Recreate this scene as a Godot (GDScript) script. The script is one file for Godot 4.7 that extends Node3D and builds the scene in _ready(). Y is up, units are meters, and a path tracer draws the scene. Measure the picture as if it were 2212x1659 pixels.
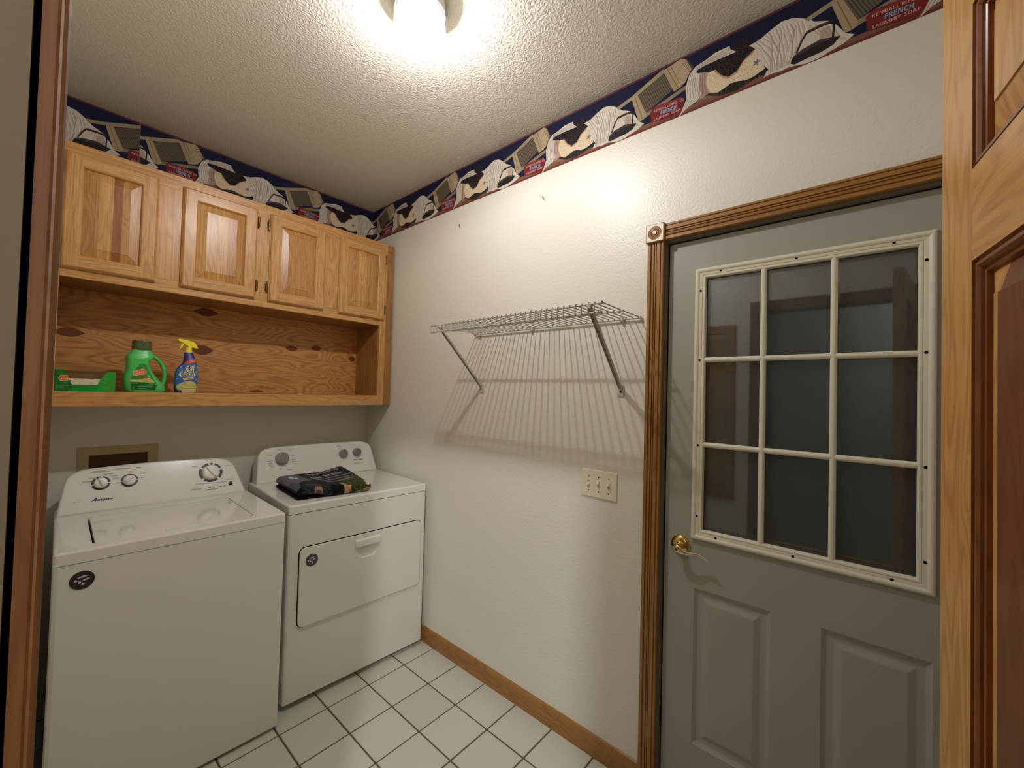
extends Node3D

const CEIL := 2.72
var M := {}
var org := {}
var taken := {}
var rng := RandomNumberGenerator.new()
var bold: SystemFont
var plain: SystemFont
var serif: SystemFont


# ---------------------------------------------------------------- mesh builder
class MB:
	var v := PackedVector3Array()
	var n := PackedVector3Array()
	var t := PackedVector2Array()
	var T := Transform3D()
	var g := Vector3.UP
	var ts := Vector2(0.32, 1.28)
	var uo := Vector2.ZERO
	var planar := false
	var pr := Rect2(0, 0, 1, 1)

	func auv(p: Vector3, nn: Vector3) -> Vector2:
		if planar:
			return Vector2((p.x - pr.position.x) / pr.size.x, 1.0 - (p.y - pr.position.y) / pr.size.y)
		var gr := g
		if absf(nn.dot(g)) > 0.9:
			gr = Vector3.RIGHT if absf(nn.x) < 0.7 else Vector3.FORWARD
		var ac := nn.cross(gr).normalized()
		return Vector2(p.dot(ac) / ts.x + uo.x, p.dot(gr) / ts.y + uo.y)

	func put(a: Vector3, b: Vector3, c: Vector3, na: Vector3, nb: Vector3, nc: Vector3, ua: Vector2, ub: Vector2, uc: Vector2) -> void:
		var wa := T * a
		var wb := T * b
		var wc := T * c
		var qa := (T.basis * na).normalized()
		var qb := (T.basis * nb).normalized()
		var qc := (T.basis * nc).normalized()
		if (wb - wa).cross(wc - wa).dot(qa + qb + qc) > 0.0:
			v.append_array([wa, wc, wb])
			n.append_array([qa, qc, qb])
			t.append_array([ua, uc, ub])
		else:
			v.append_array([wa, wb, wc])
			n.append_array([qa, qb, qc])
			t.append_array([ua, ub, uc])

	func tri(a: Vector3, b: Vector3, c: Vector3, hint: Vector3) -> void:
		var nn := (b - a).cross(c - a).normalized()
		if nn == Vector3.ZERO:
			return
		if nn.dot(hint) < 0:
			nn = -nn
		put(a, b, c, nn, nn, nn, auv(a, nn), auv(b, nn), auv(c, nn))

	func quad(a: Vector3, b: Vector3, c: Vector3, d: Vector3, hint: Vector3) -> void:
		var nn := (c - a).cross(d - b).normalized()
		if nn == Vector3.ZERO:
			return
		if nn.dot(hint) < 0:
			nn = -nn
		var ua := auv(a, nn)
		var ub := auv(b, nn)
		var uc := auv(c, nn)
		var ud := auv(d, nn)
		put(a, b, c, nn, nn, nn, ua, ub, uc)
		put(a, c, d, nn, nn, nn, ua, uc, ud)

	func box(lo: Vector3, hi: Vector3, ch := 0.0) -> void:
		var c := (lo + hi) / 2
		var h := (hi - lo) / 2
		ch = minf(ch, minf(h.x, minf(h.y, h.z)) * 0.9)
		for ax in 3:
			var u := (ax + 1) % 3
			var w := (ax + 2) % 3
			for s: float in [-1.0, 1.0]:
				var f := func(su: float, sw: float) -> Vector3:
					var p := Vector3.ZERO
					p[ax] = s * h[ax]
					p[u] = su * (h[u] - ch)
					p[w] = sw * (h[w] - ch)
					return c + p
				var nn := Vector3.ZERO
				nn[ax] = s
				quad(f.call(-1.0, -1.0), f.call(1.0, -1.0), f.call(1.0, 1.0), f.call(-1.0, 1.0), nn)
				if ch > 0.0:
					for s2: float in [-1.0, 1.0]:   # the edge along w, between ax and u
						var a := Vector3.ZERO
						a[ax] = s * h[ax]
						a[u] = s2 * (h[u] - ch)
						a[w] = h[w] - ch
						var b := Vector3.ZERO
						b[ax] = s * (h[ax] - ch)
						b[u] = s2 * h[u]
						b[w] = h[w] - ch
						var a2 := a
						a2[w] = -a2[w]
						var b2 := b
						b2[w] = -b2[w]
						var hn := Vector3.ZERO
						hn[ax] = s
						hn[u] = s2
						quad(c + a, c + b, c + b2, c + a2, hn)
		if ch > 0.0:
			for sx: float in [-1.0, 1.0]:
				for sy: float in [-1.0, 1.0]:
					for sz: float in [-1.0, 1.0]:
						tri(c + Vector3(sx * h.x, sy * (h.y - ch), sz * (h.z - ch)), c + Vector3(sx * (h.x - ch), sy * h.y, sz * (h.z - ch)), c + Vector3(sx * (h.x - ch), sy * (h.y - ch), sz * h.z), Vector3(sx, sy, sz))

	# mitred frame: rings of a rectangle at (inset, height)
	func ring(x0: float, y0: float, x1: float, y1: float, pf: Array) -> void:
		var keep := g
		for i in pf.size() - 1:
			var p: Vector2 = pf[i]
			var q: Vector2 = pf[i + 1]
			var A := [Vector3(x0 + p.x, y0 + p.x, p.y), Vector3(x1 - p.x, y0 + p.x, p.y), Vector3(x1 - p.x, y1 - p.x, p.y), Vector3(x0 + p.x, y1 - p.x, p.y)]
			var B := [Vector3(x0 + q.x, y0 + q.x, q.y), Vector3(x1 - q.x, y0 + q.x, q.y), Vector3(x1 - q.x, y1 - q.x, q.y), Vector3(x0 + q.x, y1 - q.x, q.y)]
			var O := [Vector3.DOWN, Vector3.RIGHT, Vector3.UP, Vector3.LEFT]
			for k in 4:
				g = Vector3.RIGHT if k % 2 == 0 else Vector3.UP
				var o: Vector3 = O[k]
				quad(A[k], A[(k + 1) % 4], B[(k + 1) % 4], B[k], o * (q.y - p.y) + Vector3.BACK * (q.x - p.x))
		g = keep

	# open profile (a, b), swept along local z from l0 to l1; outward is to the left of its direction
	func prof(pts: Array, l0: float, l1: float, caps := true) -> void:
		var keep := g
		g = Vector3.BACK
		for i in pts.size() - 1:
			var p: Vector2 = pts[i]
			var q: Vector2 = pts[i + 1]
			var d := q - p
			quad(Vector3(p.x, p.y, l0), Vector3(q.x, q.y, l0), Vector3(q.x, q.y, l1), Vector3(p.x, p.y, l1), Vector3(-d.y, d.x, 0))
		if caps:
			var poly := PackedVector2Array(pts)
			var ix := Geometry2D.triangulate_polygon(poly)
			for e: float in [l0, l1]:
				for k in range(0, ix.size(), 3):
					var a := poly[ix[k]]
					var b := poly[ix[k + 1]]
					var c := poly[ix[k + 2]]
					tri(Vector3(a.x, a.y, e), Vector3(b.x, b.y, e), Vector3(c.x, c.y, e), Vector3(0, 0, -1 if e == minf(l0, l1) else 1))
		g = keep

	func flat(poly: PackedVector2Array, z: float, up := 1.0) -> void:
		var ix := Geometry2D.triangulate_polygon(poly)
		for k in range(0, ix.size(), 3):
			var a := poly[ix[k]]
			var b := poly[ix[k + 1]]
			var c := poly[ix[k + 2]]
			tri(Vector3(a.x, a.y, z), Vector3(b.x, b.y, z), Vector3(c.x, c.y, z), Vector3(0, 0, up))

	func wall_of(poly: PackedVector2Array, z0: float, z1: float, inward := false) -> void:
		var sgn := -1.0 if Geometry2D.is_polygon_clockwise(poly) else 1.0
		if inward:
			sgn = -sgn
		for i in poly.size():
			var a := poly[i]
			var b := poly[(i + 1) % poly.size()]
			var d := b - a
			quad(Vector3(a.x, a.y, z0), Vector3(b.x, b.y, z0), Vector3(b.x, b.y, z1), Vector3(a.x, a.y, z1), Vector3(d.y, -d.x, 0) * sgn)

	# polygon inset by each vertex' bisector
	static func inset(poly: PackedVector2Array, d: float) -> PackedVector2Array:
		var out := PackedVector2Array()
		var s := 1.0 if Geometry2D.is_polygon_clockwise(poly) else -1.0
		var c := poly.size()
		for i in c:
			var e1 := (poly[i] - poly[(i + c - 1) % c]).normalized()
			var e2 := (poly[(i + 1) % c] - poly[i]).normalized()
			var n1 := Vector2(e1.y, -e1.x) * s
			var n2 := Vector2(e2.y, -e2.x) * s
			var m := (n1 + n2).normalized()
			out.append(poly[i] + m * d / maxf(0.3, m.dot(n1)))
		return out

	# solid polygon between z0 and z1 with rounded front edge
	func slab(poly: PackedVector2Array, z0: float, z1: float, r := 0.0, back := true) -> void:
		if back:
			flat(poly, z0, -1.0)
		if r <= 0.0:
			wall_of(poly, z0, z1)
			flat(poly, z1)
			return
		wall_of(poly, z0, z1 - r)
		var prev := poly
		var pz := z1 - r
		var pn := _outs(poly)
		var last := 0.0
		for k in 4:
			var a := (k + 1) / 4.0 * PI / 2
			var nx := inset(poly, r * (1.0 - cos(a)))
			var nz := z1 - r + r * sin(a)
			for i in poly.size():
				var j := (i + 1) % poly.size()
				var n0a := pn[i] * cos(last) + Vector3.BACK * sin(last)
				var n0b := pn[j] * cos(last) + Vector3.BACK * sin(last)
				var n1a := pn[i] * cos(a) + Vector3.BACK * sin(a)
				var n1b := pn[j] * cos(a) + Vector3.BACK * sin(a)
				var A := Vector3(prev[i].x, prev[i].y, pz)
				var B := Vector3(prev[j].x, prev[j].y, pz)
				var C := Vector3(nx[j].x, nx[j].y, nz)
				var D := Vector3(nx[i].x, nx[i].y, nz)
				var f := (n0a + n1b).normalized()
				put(A, B, C, n0a, n0b, n1b, auv(A, f), auv(B, f), auv(C, f))
				put(A, C, D, n0a, n1b, n1a, auv(A, f), auv(C, f), auv(D, f))
			prev = nx
			pz = nz
			last = a
		flat(prev, z1)

	func _outs(poly: PackedVector2Array) -> Array[Vector3]:
		var out: Array[Vector3] = []
		var far := inset(poly, -1.0)
		for i in poly.size():
			var d := (far[i] - poly[i]).normalized()
			out.append(Vector3(d.x, d.y, 0))
		return out

	# smooth skin over rings of equally many points
	func loft(R: Array, closed := true, cap0 := true, cap1 := true, uvs = null) -> void:
		var m: int = R[0].size()
		var N := []
		for i in R.size():
			var row := PackedVector3Array()
			var c := Vector3.ZERO
			for p: Vector3 in R[i]:
				c += p
			c /= m
			for j in m:
				var ja := (j + m - 1) % m if closed else maxi(0, j - 1)
				var jb := (j + 1) % m if closed else mini(m - 1, j + 1)
				var tj: Vector3 = R[i][jb] - R[i][ja]
				var ti: Vector3 = R[mini(i + 1, R.size() - 1)][j] - R[maxi(0, i - 1)][j]
				var nn := tj.cross(ti).normalized()
				if nn == Vector3.ZERO:
					nn = (R[i][j] - c).normalized()
				if closed and nn.dot(R[i][j] - c) < 0:
					nn = -nn
				row.append(nn)
			N.append(row)
		for i in R.size() - 1:
			for j in (m if closed else m - 1):
				var k := (j + 1) % m
				var a: Vector3 = R[i][j]
				var b: Vector3 = R[i][k]
				var c2: Vector3 = R[i + 1][k]
				var d: Vector3 = R[i + 1][j]
				var f: Vector3 = N[i][j]
				if uvs != null:
					var ua: Vector2 = uvs.call(i, j)
					var ub: Vector2 = uvs.call(i, j + 1)
					var uc: Vector2 = uvs.call(i + 1, j + 1)
					var ud: Vector2 = uvs.call(i + 1, j)
					put(a, b, c2, N[i][j], N[i][k], N[i + 1][k], ua, ub, uc)
					put(a, c2, d, N[i][j], N[i + 1][k], N[i + 1][j], ua, uc, ud)
				else:
					put(a, b, c2, N[i][j], N[i][k], N[i + 1][k], auv(a, f), auv(b, f), auv(c2, f))
					put(a, c2, d, N[i][j], N[i + 1][k], N[i + 1][j], auv(a, f), auv(c2, f), auv(d, f))
		if closed:
			for e in 2:
				if (e == 0 and not cap0) or (e == 1 and not cap1):
					continue
				var rr: Array = Array(R[0] if e == 0 else R[-1])
				var oo: Array = Array(R[1] if e == 0 else R[-2])
				var c := Vector3.ZERO
				var c3 := Vector3.ZERO
				for j in m:
					c += rr[j]
					c3 += oo[j]
				c /= m
				c3 /= m
				for j in m:
					tri(c, rr[j], rr[(j + 1) % m], c - c3)

	func lathe(c: Vector3, axis: Vector3, pf: Array, seg := 24, flute := 0.0) -> void:
		var a := axis.normalized()
		var u := a.cross(Vector3.RIGHT if absf(a.x) < 0.8 else Vector3.UP).normalized()
		var w := a.cross(u)
		var R := []
		for p: Vector2 in pf:
			var row := []
			for j in seg:
				var an := TAU * j / seg
				var r := p.x * (1.0 + flute * (1 if j % 2 == 0 else -1))
				row.append(c + a * p.y + u * cos(an) * r + w * sin(an) * r)
			R.append(row)
		loft(R)

	func tube(pts: Array, r: float, seg := 8, radii: Array = []) -> void:
		var R := []
		var u := Vector3.ZERO
		for i in pts.size():
			var d: Vector3 = (pts[mini(i + 1, pts.size() - 1)] - pts[maxi(0, i - 1)]).normalized()
			if u == Vector3.ZERO:
				u = d.cross(Vector3.UP if absf(d.y) < 0.9 else Vector3.RIGHT).normalized()
			u = (u - d * u.dot(d)).normalized()
			var w := d.cross(u)
			var row := []
			var rr: float = radii[i] if radii.size() else r
			for j in seg:
				var an := TAU * j / seg
				row.append(pts[i] + u * cos(an) * rr + w * sin(an) * rr)
			R.append(row)
		loft(R)

	func mesh(mat: Material, off := Vector3.ZERO) -> ArrayMesh:
		var vv := v.duplicate()
		if off != Vector3.ZERO:
			for i in vv.size():
				vv[i] -= off
		var a := []
		a.resize(Mesh.ARRAY_MAX)
		a[Mesh.ARRAY_VERTEX] = vv
		a[Mesh.ARRAY_NORMAL] = n
		a[Mesh.ARRAY_TEX_UV] = t
		var m := ArrayMesh.new()
		m.add_surface_from_arrays(Mesh.PRIMITIVE_TRIANGLES, a)
		m.surface_set_material(0, mat)
		return m


# ---------------------------------------------------------------- pictures (flat print only)
class Pic:
	var w: int
	var h: int
	var d: PackedByteArray

	func _init(w_: int, h_: int, c: Color) -> void:
		w = w_
		h = h_
		var im := Image.create(w, h, false, Image.FORMAT_RGB8)
		im.fill(c)
		d = im.get_data()

	func dot(x: int, y: int, c: Color, a := 1.0) -> void:
		if x < 0 or y < 0 or x >= w or y >= h:
			return
		var i := (y * w + x) * 3
		d[i] = int(lerpf(d[i], c.r8, a))
		d[i + 1] = int(lerpf(d[i + 1], c.g8, a))
		d[i + 2] = int(lerpf(d[i + 2], c.b8, a))

	# points in 0..1, y up; sx shifts by whole periods
	func poly(pts: Array, c: Color, a := 1.0, sx := 0.0) -> void:
		var P := PackedVector2Array()
		var lo := 1e9
		var hi := -1e9
		for p: Vector2 in pts:
			var q := Vector2((p.x + sx) * w, (1.0 - p.y) * h)
			P.append(q)
			lo = minf(lo, q.y)
			hi = maxf(hi, q.y)
		for y in range(maxi(0, int(lo)), mini(h - 1, int(hi) + 1) + 1):
			var xs := []
			var yy := y + 0.5
			for i in P.size():
				var p := P[i]
				var q := P[(i + 1) % P.size()]
				if (p.y > yy) != (q.y > yy):
					xs.append(p.x + (q.x - p.x) * (yy - p.y) / (q.y - p.y))
			xs.sort()
			for k in range(0, xs.size() - 1, 2):
				for x in range(maxi(0, int(round(xs[k]))), mini(w, int(round(xs[k + 1])))):
					dot(x, y, c, a)

	func line(pts: Array, width: float, c: Color, a := 1.0, sx := 0.0) -> void:
		var asp := float(w) / h
		for i in pts.size() - 1:
			var p: Vector2 = pts[i]
			var q: Vector2 = pts[i + 1]
			var dd := Vector2((q.x - p.x) * asp, q.y - p.y).normalized()
			var o := Vector2(-dd.y / asp, dd.x) * width / 2
			var e := Vector2(dd.x / asp, dd.y) * width / 3
			poly([p + o - e, q + o + e, q - o + e, p - o - e], c, a, sx)

	func blob(c: Vector2, rx: float, ry: float, col: Color, a := 1.0, sx := 0.0, turn := 0.0) -> void:
		var pts := []
		var asp := float(w) / h
		for i in 24:
			var an := TAU * i / 24
			var p := Vector2(cos(an) * rx * asp, sin(an) * ry).rotated(turn)
			pts.append(c + Vector2(p.x / asp, p.y))
		poly(pts, col, a, sx)

	func speck(pts: Array, count: int, r: float, c: Color, a: float, rg: RandomNumberGenerator, sx := 0.0) -> void:
		var P := PackedVector2Array(pts)
		var lo := P[0]
		var hi := P[0]
		for p in P:
			lo = lo.min(p)
			hi = hi.max(p)
		for k in count:
			var q := Vector2(rg.randf_range(lo.x, hi.x), rg.randf_range(lo.y, hi.y))
			if Geometry2D.is_point_in_polygon(q, P):
				var rr := r * rg.randf_range(0.5, 1.3)
				blob(q, rr * h / w, rr, c, a, sx)

	func grain(amount: int, rg: RandomNumberGenerator) -> void:
		for i in range(0, d.size(), 3):
			var k := rg.randi_range(-amount, amount)
			d[i] = clampi(d[i] + k, 0, 255)
			d[i + 1] = clampi(d[i + 1] + k, 0, 255)
			d[i + 2] = clampi(d[i + 2] + k, 0, 255)

	func tex() -> ImageTexture:
		return ImageTexture.create_from_image(Image.create_from_data(w, h, false, Image.FORMAT_RGB8, d))


# ---------------------------------------------------------------- naming and parenting
func numbered(parent: Node, called: String) -> String:
	var k := str(parent.get_instance_id()) + called
	var c: int = taken.get(k, 0)
	taken[k] = c + 1
	return called if c == 0 else "%s_%03d" % [called, c]


func tag(o: Node3D, label: String, category: String, group := "", kind := "") -> Node3D:
	if label:
		o.set_meta("label", label)
	if category:
		o.set_meta("category", category)
	if group:
		o.set_meta("group", group)
	if kind:
		o.set_meta("kind", kind)
	return o


# own_axes: the parts are written in the thing's own axes, not in the room's
func thing(called: String, label: String, category: String, at: Vector3, turn := 0.0, group := "", own_axes := false) -> Node3D:
	var o := Node3D.new()
	o.name = numbered(self, called)
	add_child(o, true)
	o.position = at
	o.rotation.y = turn
	org[o] = Vector3.ZERO if own_axes else at
	return tag(o, label, category, group)


func structure(called: String, label: String, category: String, at: Vector3, turn := 0.0, own_axes := false) -> Node3D:
	return tag(thing(called, label, category, at, turn, "", own_axes), "", "", "", "structure")


func part(mb: MB, called: String, mat: Material, parent: Node3D, label := "") -> MeshInstance3D:
	var o := MeshInstance3D.new()
	o.name = numbered(parent, called)
	var off: Vector3 = org.get(parent, Vector3.ZERO)
	org[o] = off
	if org.has(parent) and parent is MeshInstance3D:
		off += parent.get_meta("shift", Vector3.ZERO)
	o.mesh = mb.mesh(mat, off)
	parent.add_child(o, true)
	if label:
		o.set_meta("label", label)
	return o


func solo(mb: MB, called: String, mat: Material, label: String, category: String, kind := "", group := "") -> MeshInstance3D:
	var o := MeshInstance3D.new()
	o.name = numbered(self, called)
	var lo := mb.v[0]
	var hi := mb.v[0]
	for p in mb.v:
		lo = lo.min(p)
		hi = hi.max(p)
	var base := Vector3((lo.x + hi.x) / 2, lo.y, (lo.z + hi.z) / 2)
	o.mesh = mb.mesh(mat, base)
	o.position = base
	add_child(o, true)
	tag(o, label, category, group, kind)
	return o


func wood(grain := Vector3.UP) -> MB:
	var mb := MB.new()
	mb.g = grain
	mb.uo = Vector2(rng.randf(), rng.randf())
	return mb


func V(x: float, y: float, z := 0.0) -> Vector3:
	return Vector3(x, y, z)


func rrect(x0: float, y0: float, x1: float, y1: float, r: float, seg := 5) -> PackedVector2Array:
	var out := PackedVector2Array()
	var C := [Vector2(x1 - r, y1 - r), Vector2(x0 + r, y1 - r), Vector2(x0 + r, y0 + r), Vector2(x1 - r, y0 + r)]
	for k in 4:
		for i in seg + 1:
			var a := PI / 2 * (k + float(i) / seg)
			out.append(C[k] + Vector2(cos(a), sin(a)) * r)
	return out


func circle(c: Vector2, r: float, seg := 28) -> PackedVector2Array:
	var out := PackedVector2Array()
	for i in seg:
		out.append(c + Vector2(cos(TAU * i / seg), sin(TAU * i / seg)) * r)
	return out


# outer polygon less a hole, as triangles on z
func holed(mb: MB, outer: PackedVector2Array, hole: PackedVector2Array, z: float) -> void:
	var cx := 0.0
	for p in hole:
		cx += p.x / hole.size()
	for s: float in [-1.0, 1.0]:
		var half := PackedVector2Array([Vector2(cx, -9), Vector2(cx + s * 9, -9), Vector2(cx + s * 9, 9), Vector2(cx, 9)])
		for a in Geometry2D.intersect_polygons(outer, half):
			for b in Geometry2D.clip_polygons(a, hole):
				mb.flat(b, z)


# triangles of a written text, 2D, start at its left on the base line, capital height given
func letters(s: String, cap: float, font: Font, centre := false) -> PackedVector2Array:
	var tm := TextMesh.new()
	tm.text = s
	tm.font = font
	tm.font_size = 64
	tm.pixel_size = 0.01
	tm.depth = 0.0
	tm.curve_step = 2.0
	tm.horizontal_alignment = HORIZONTAL_ALIGNMENT_LEFT
	tm.vertical_alignment = VERTICAL_ALIGNMENT_BOTTOM
	var a := tm.get_mesh_arrays()
	var vs: PackedVector3Array = a[Mesh.ARRAY_VERTEX]
	var ix: PackedInt32Array = a[Mesh.ARRAY_INDEX] if a[Mesh.ARRAY_INDEX] != null else PackedInt32Array(range(vs.size()))
	var out := PackedVector2Array()
	var k := cap / 0.457
	var lo := Vector2(1e9, 1e9)
	var hi := -lo
	for i in ix:
		var q := Vector2(vs[i].x, vs[i].y) * k
		out.append(q)
		lo = lo.min(q)
		hi = hi.max(q)
	var sh := Vector2((lo.x + hi.x) / 2 if centre else lo.x, lo.y)
	for i in out.size():
		out[i] -= sh
	return out


func write(mb: MB, s: String, at: Vector2, cap: float, font: Font, z: float, slant := 0.0, turn := 0.0, centre := false, squeeze := 1.0) -> void:
	var L := letters(s, cap, font, centre)
	for i in range(0, L.size() - 2, 3):
		var q := []
		for k in 3:
			var p := L[i + k]
			p = Vector2(p.x * squeeze + p.y * slant, p.y).rotated(turn) + at
			q.append(Vector3(p.x, p.y, z))
		mb.tri(q[0], q[1], q[2], Vector3.BACK)


func print_text(pic: Pic, s: String, at: Vector2, cap: float, font: Font, c: Color, slant := 0.0, turn := 0.0, squeeze := 1.0, sx := 0.0, fat := 0.0) -> void:
	var asp := float(pic.w) / pic.h
	var L := letters(s, cap, font)
	var offs := [Vector2.ZERO] if fat == 0.0 else [Vector2(fat, 0), Vector2(-fat, 0), Vector2(0, fat), Vector2(0, -fat), Vector2(fat, fat) * 0.7, Vector2(-fat, fat) * 0.7, Vector2(fat, -fat) * 0.7, Vector2(-fat, -fat) * 0.7]
	for o: Vector2 in offs:
		for i in range(0, L.size() - 2, 3):
			var q := []
			for k in 3:
				var p := L[i + k]
				p = Vector2(p.x * squeeze + p.y * slant, p.y).rotated(turn) + o
				q.append(at + Vector2(p.x / asp, p.y))
			pic.poly(q, c, 1.0, sx)


# ---------------------------------------------------------------- materials
func mat(called: String, c: Color, rough := 0.5, spec := 0.5, tex: Texture2D = null, metal := 0.0) -> StandardMaterial3D:
	var m := StandardMaterial3D.new()
	m.resource_name = called
	m.albedo_color = c
	m.roughness = rough
	m.metallic_specular = spec
	m.metallic = metal
	if tex:
		m.albedo_texture = tex
	M[called] = m
	return m


func relief(m: StandardMaterial3D, tex: Texture2D, per_metre: float, cm: float) -> void:
	m.heightmap_enabled = true
	m.heightmap_texture = tex
	m.heightmap_scale = cm
	m.uv1_triplanar = true
	m.uv1_world_triplanar = true
	m.uv1_scale = Vector3.ONE * per_metre


func noise(seed_: int, freq: float, w: int, h: int, ridged := false, octaves := 3, warp := 0.0) -> Image:
	var f := FastNoiseLite.new()
	f.seed = seed_
	f.noise_type = FastNoiseLite.TYPE_SIMPLEX_SMOOTH
	f.frequency = freq
	f.fractal_type = FastNoiseLite.FRACTAL_RIDGED if ridged else FastNoiseLite.FRACTAL_FBM
	f.fractal_octaves = octaves
	if warp > 0.0:
		f.domain_warp_enabled = true
		f.domain_warp_amplitude = warp
		f.domain_warp_frequency = freq * 0.5
	return f.get_seamless_image(w, h)


func oak_texture(seed_: int, light: Color, dark: Color, rings: int, swirl: float, ring_share := 0.42, streak := 0.5) -> ImageTexture:
	var W := 512
	var HH := 1024
	var a := noise(seed_, 0.09, W, 24).get_data()                    # broad streaks along the grain
	var b := noise(seed_ + 1, 0.22, W, 64, false, 2).get_data()      # pores
	var c := noise(seed_ + 2, 0.03, 128, 96, false, 2).get_data()    # slow wander of the rings
	var out := PackedByteArray()
	out.resize(W * HH * 3)
	for y in HH:
		var ya := y * 24.0 / HH
		var a0 := int(ya) * W
		var a1 := ((int(ya) + 1) % 24) * W
		var fa := smoothstep(0.0, 1.0, ya - int(ya))
		var yb := y * 64.0 / HH
		var b0 := int(yb) * W
		var b1 := ((int(yb) + 1) % 64) * W
		var fb := yb - int(yb)
		var yc := y * 96.0 / HH
		var c0 := int(yc) * 128
		var c1 := ((int(yc) + 1) % 96) * 128
		var fc := smoothstep(0.0, 1.0, yc - int(yc))
		for x in W:
			var x0 := x >> 2
			var x1 := (x0 + 1) & 127
			var fx := (x & 3) / 4.0
			var wn := lerpf(lerpf(c[c0 + x0], c[c0 + x1], fx), lerpf(c[c1 + x0], c[c1 + x1], fx), fc) / 255.0
			var ring := 0.5 + 0.5 * sin(TAU * (rings * float(x) / W + swirl * wn))
			ring = ring * ring
			var pore := maxf(0.0, lerpf(b[b0 + x], b[b1 + x], fb) / 255.0 - 0.6) * 1.6
			var f := ring_share * ring + streak * lerpf(a[a0 + x], a[a1 + x], fa) / 255.0 + 0.14
			f = clampf(f * 0.75 + pore * (0.4 + 0.6 * ring), 0.0, 1.0)
			var i := (y * W + x) * 3
			out[i] = int(lerpf(light.r8, dark.r8, f))
			out[i + 1] = int(lerpf(light.g8, dark.g8, f))
			out[i + 2] = int(lerpf(light.b8, dark.b8, f))
	return ImageTexture.create_from_image(Image.create_from_data(W, HH, false, Image.FORMAT_RGB8, out))


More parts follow.
